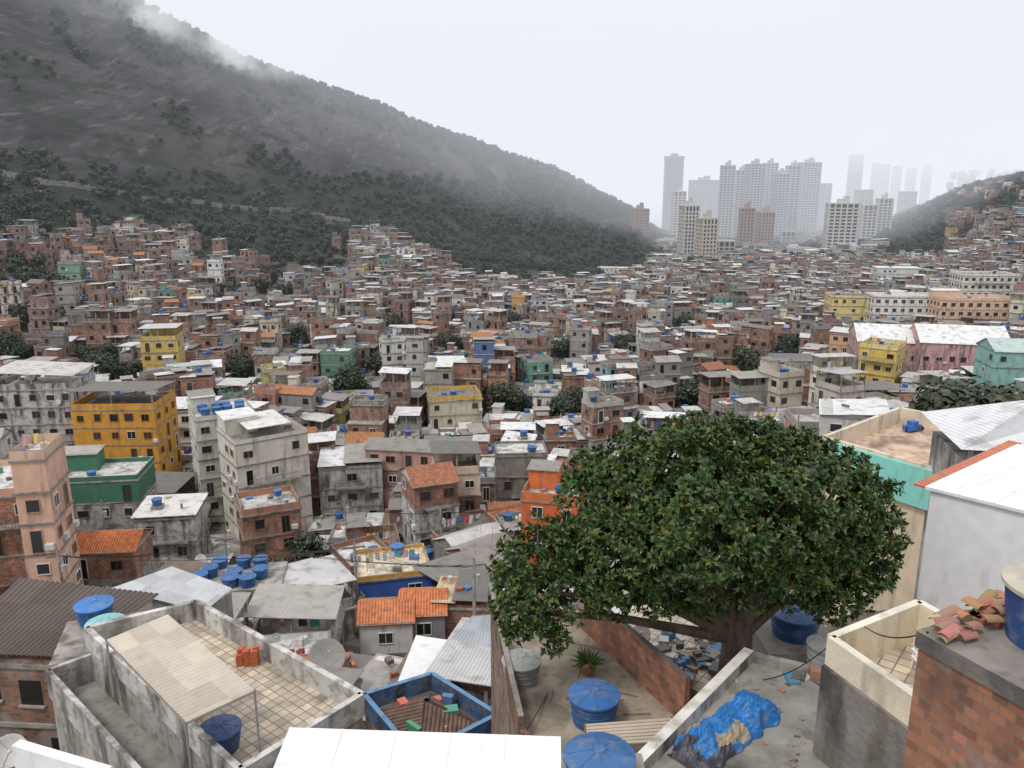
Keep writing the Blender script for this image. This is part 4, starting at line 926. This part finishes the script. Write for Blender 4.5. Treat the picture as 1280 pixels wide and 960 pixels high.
for i in range(90):
    d=Vector((random.gauss(0,1),random.gauss(0,1),abs(random.gauss(0,1)))).normalized(); s_=d.orthogonal().normalized()*.035; q0=Vector((p.x,p.y,zD+.35))+d*.1; q1=q0+d*U(.25,.6)
    mb.face([q0,q0.lerp(q1,.5)+s_,q1,q0.lerp(q1,.5)-s_],(.06,.13,.03),LE)
mb.finish('potted_plant')
mb=MB()
def cable(a,b_,sag,r=.015):
    pv=a
    for i in range(1,13):
        t=i/12; q0=a.lerp(b_,t)-Vector((0,0,sag*4*t*(1-t))); mb.tube(pv,q0,r,r,4,(.03,.03,.03),WE); pv=q0
cable(S(1160,790,12.4),S(1060,760,19),.4); cable(S(640,940,18),S(720,790,25.5),.3); cable(S(940,850,19.9),S(1045,800,16.6),.3)
tops=[]
for x_,y_ in ((-38,62),(-27,70),(-14,66),(-3,58),(-20,90),(-8,84),(4,92),(-32,104),(14,112),(-10,118),(-48,88),(26,96)):
    z_=terr(x_,y_); pm=MB(); pm.tube((x_,y_,z_-1),(x_,y_,z_+9.2),.16,.11,8,(.35,.33,.31),CO); pm.box(x_,y_,z_+8.5,1.9,.1,.12,.3,(.2,.17,.14),WE,bottom=True); pm.lathe(x_+.3,y_,z_+7.2,[(.001,0),(.2,0),(.2,.6),(.001,.6)],8,(.4,.4,.4),WE); pm.finish('utility_pole'); tops.append(Vector((x_,y_,z_+8.6)))
for i in range(len(tops)):
    for j in sorted(range(len(tops)),key=lambda k:(tops[k]-tops[i]).length)[1:3]:
        for o_ in (-.6,0,.6): cable(tops[i]+Vector((o_,0,0)),tops[j]+Vector((o_,0,0)),.8,.02)
mb.finish('power_cables')
# ---------------------------------------------------------------- haze
def volmat(name,dens,colr,noisy=None):
    m=bpy.data.materials.new(name); m.use_nodes=True; nt=m.node_tree; nt.nodes.clear(); out=N(nt,'ShaderNodeOutputMaterial')
    ab=N(nt,'ShaderNodeVolumeAbsorption'); ab.inputs['Color'].default_value=(0,0,0,1); ab.inputs['Density'].default_value=dens
    em=N(nt,'ShaderNodeEmission'); em.inputs['Color'].default_value=(*colr,1); em.inputs['Strength'].default_value=dens  # volume glows by itself, standing in for daylight scattered in the haze
    if noisy:
        tc=N(nt,'ShaderNodeTexCoord'); ln=N(nt,'ShaderNodeVectorMath',operation='LENGTH'); L(nt,tc.outputs['Object'],ln.inputs[0])
        fall=N(nt,'ShaderNodeMapRange'); fall.interpolation_type='SMOOTHSTEP'; fall.inputs[1].default_value=.2; fall.inputs[2].default_value=1; fall.inputs[3].default_value=1; fall.inputs[4].default_value=0; L(nt,ln.outputs['Value'],fall.inputs[0])
        nf_=noisefac(nt,noisy,0,1,None,4,.40,.66); mu=N(nt,'ShaderNodeMath',operation='MULTIPLY'); L(nt,fall.outputs[0],mu.inputs[0]); L(nt,nf_,mu.inputs[1])
        m2=N(nt,'ShaderNodeMath',operation='MULTIPLY'); L(nt,mu.outputs[0],m2.inputs[0]); m2.inputs[1].default_value=dens
        L(nt,m2.outputs[0],ab.inputs['Density']); L(nt,m2.outputs[0],em.inputs['Strength'])
    ad=N(nt,'ShaderNodeAddShader'); L(nt,ab.outputs[0],ad.inputs[0]); L(nt,em.outputs[0],ad.inputs[1]); L(nt,ad.outputs[0],out.inputs['Volume']); return m
def fogbox(name,x0,x1,y0,y1,z0,z1,dens,colr):
    mb_=bpy.data.meshes.new(name); v=[(x,y,z) for x in (x0,x1) for y in (y0,y1) for z in (z0,z1)]
    mb_.from_pydata(v,[],[(0,1,3,2),(4,6,7,5),(0,4,5,1),(2,3,7,6),(0,2,6,4),(1,5,7,3)])
    mb_.materials.append(volmat(name,dens,colr)); o=bpy.data.objects.new(name,mb_); scene.collection.objects.link(o)
fogbox('haze',-3000,3000,140,5000,-120,700,.00015,(.66,.71,.82))
fogbox('distant_mist',-2950,2950,700,4900,-110,600,.0011,(.90,.92,.98))
def cloud(name,px,py,Y,rx,ry,rz,dens,ns):
    p=S(px,py,Y); bpy.ops.mesh.primitive_uv_sphere_add(segments=24,ring_count=16,radius=1,location=p); o=bpy.context.object; o.name=name; o.scale=(rx,ry,rz)
    o.data.materials.append(volmat(name,dens,(.90,.91,.95),ns))
cloud('cloud_wisp',325,62,820,100,70,36,.04,.022)
cloud('cloud_wisp',240,5,790,130,70,40,.045,.022)
cloud('cloud_wisp',1250,180,1000,260,150,60,.02,.010)
# ---------------------------------------------------------------- world, sun, camera
w=bpy.data.worlds.new('World'); scene.world=w; w.use_nodes=True; nt=w.node_tree; bg=nt.nodes['Background']
EL,AZ=58,222
sky=N(nt,'ShaderNodeTexSky'); sky.sky_type='NISHITA'; sky.sun_disc=False; sky.sun_elevation=math.radians(EL); sky.sun_rotation=math.radians(AZ)
tc=N(nt,'ShaderNodeTexCoord')
f=noisefac(nt,2.2,0,1,(1,1,3.0),6,.38,.60,src=tc.outputs['Generated'])
cl=mixc(nt,f,(8.6,8.7,9.3,1),(12.2,12.2,12.4,1))
c=mixc(nt,.95,sky.outputs[0],cl); L(nt,c,bg.inputs['Color']); bg.inputs['Strength'].default_value=.1
sl=bpy.data.lights.new('sun','SUN'); sl.energy=1.5; sl.angle=math.radians(12); sl.color=(1,.96,.9); so=bpy.data.objects.new('sun',sl); scene.collection.objects.link(so)
el,az=math.radians(EL),math.radians(AZ)
dv=Vector((math.sin(az)*math.cos(el),math.cos(az)*math.cos(el),math.sin(el))); so.rotation_euler=dv.to_track_quat('Z','Y').to_euler()
cam=bpy.data.cameras.new('camera'); co=bpy.data.objects.new('camera',cam); scene.collection.objects.link(co); scene.camera=co
cam.sensor_width=36; cam.lens=36*F/1280; cam.clip_end=60000; cam.clip_start=.1; co.rotation_euler=(math.pi/2-TH,0,0)
scene.view_settings.view_transform='Standard'; scene.view_settings.look='None'; scene.view_settings.exposure=0
print('done',time.time()-T0)
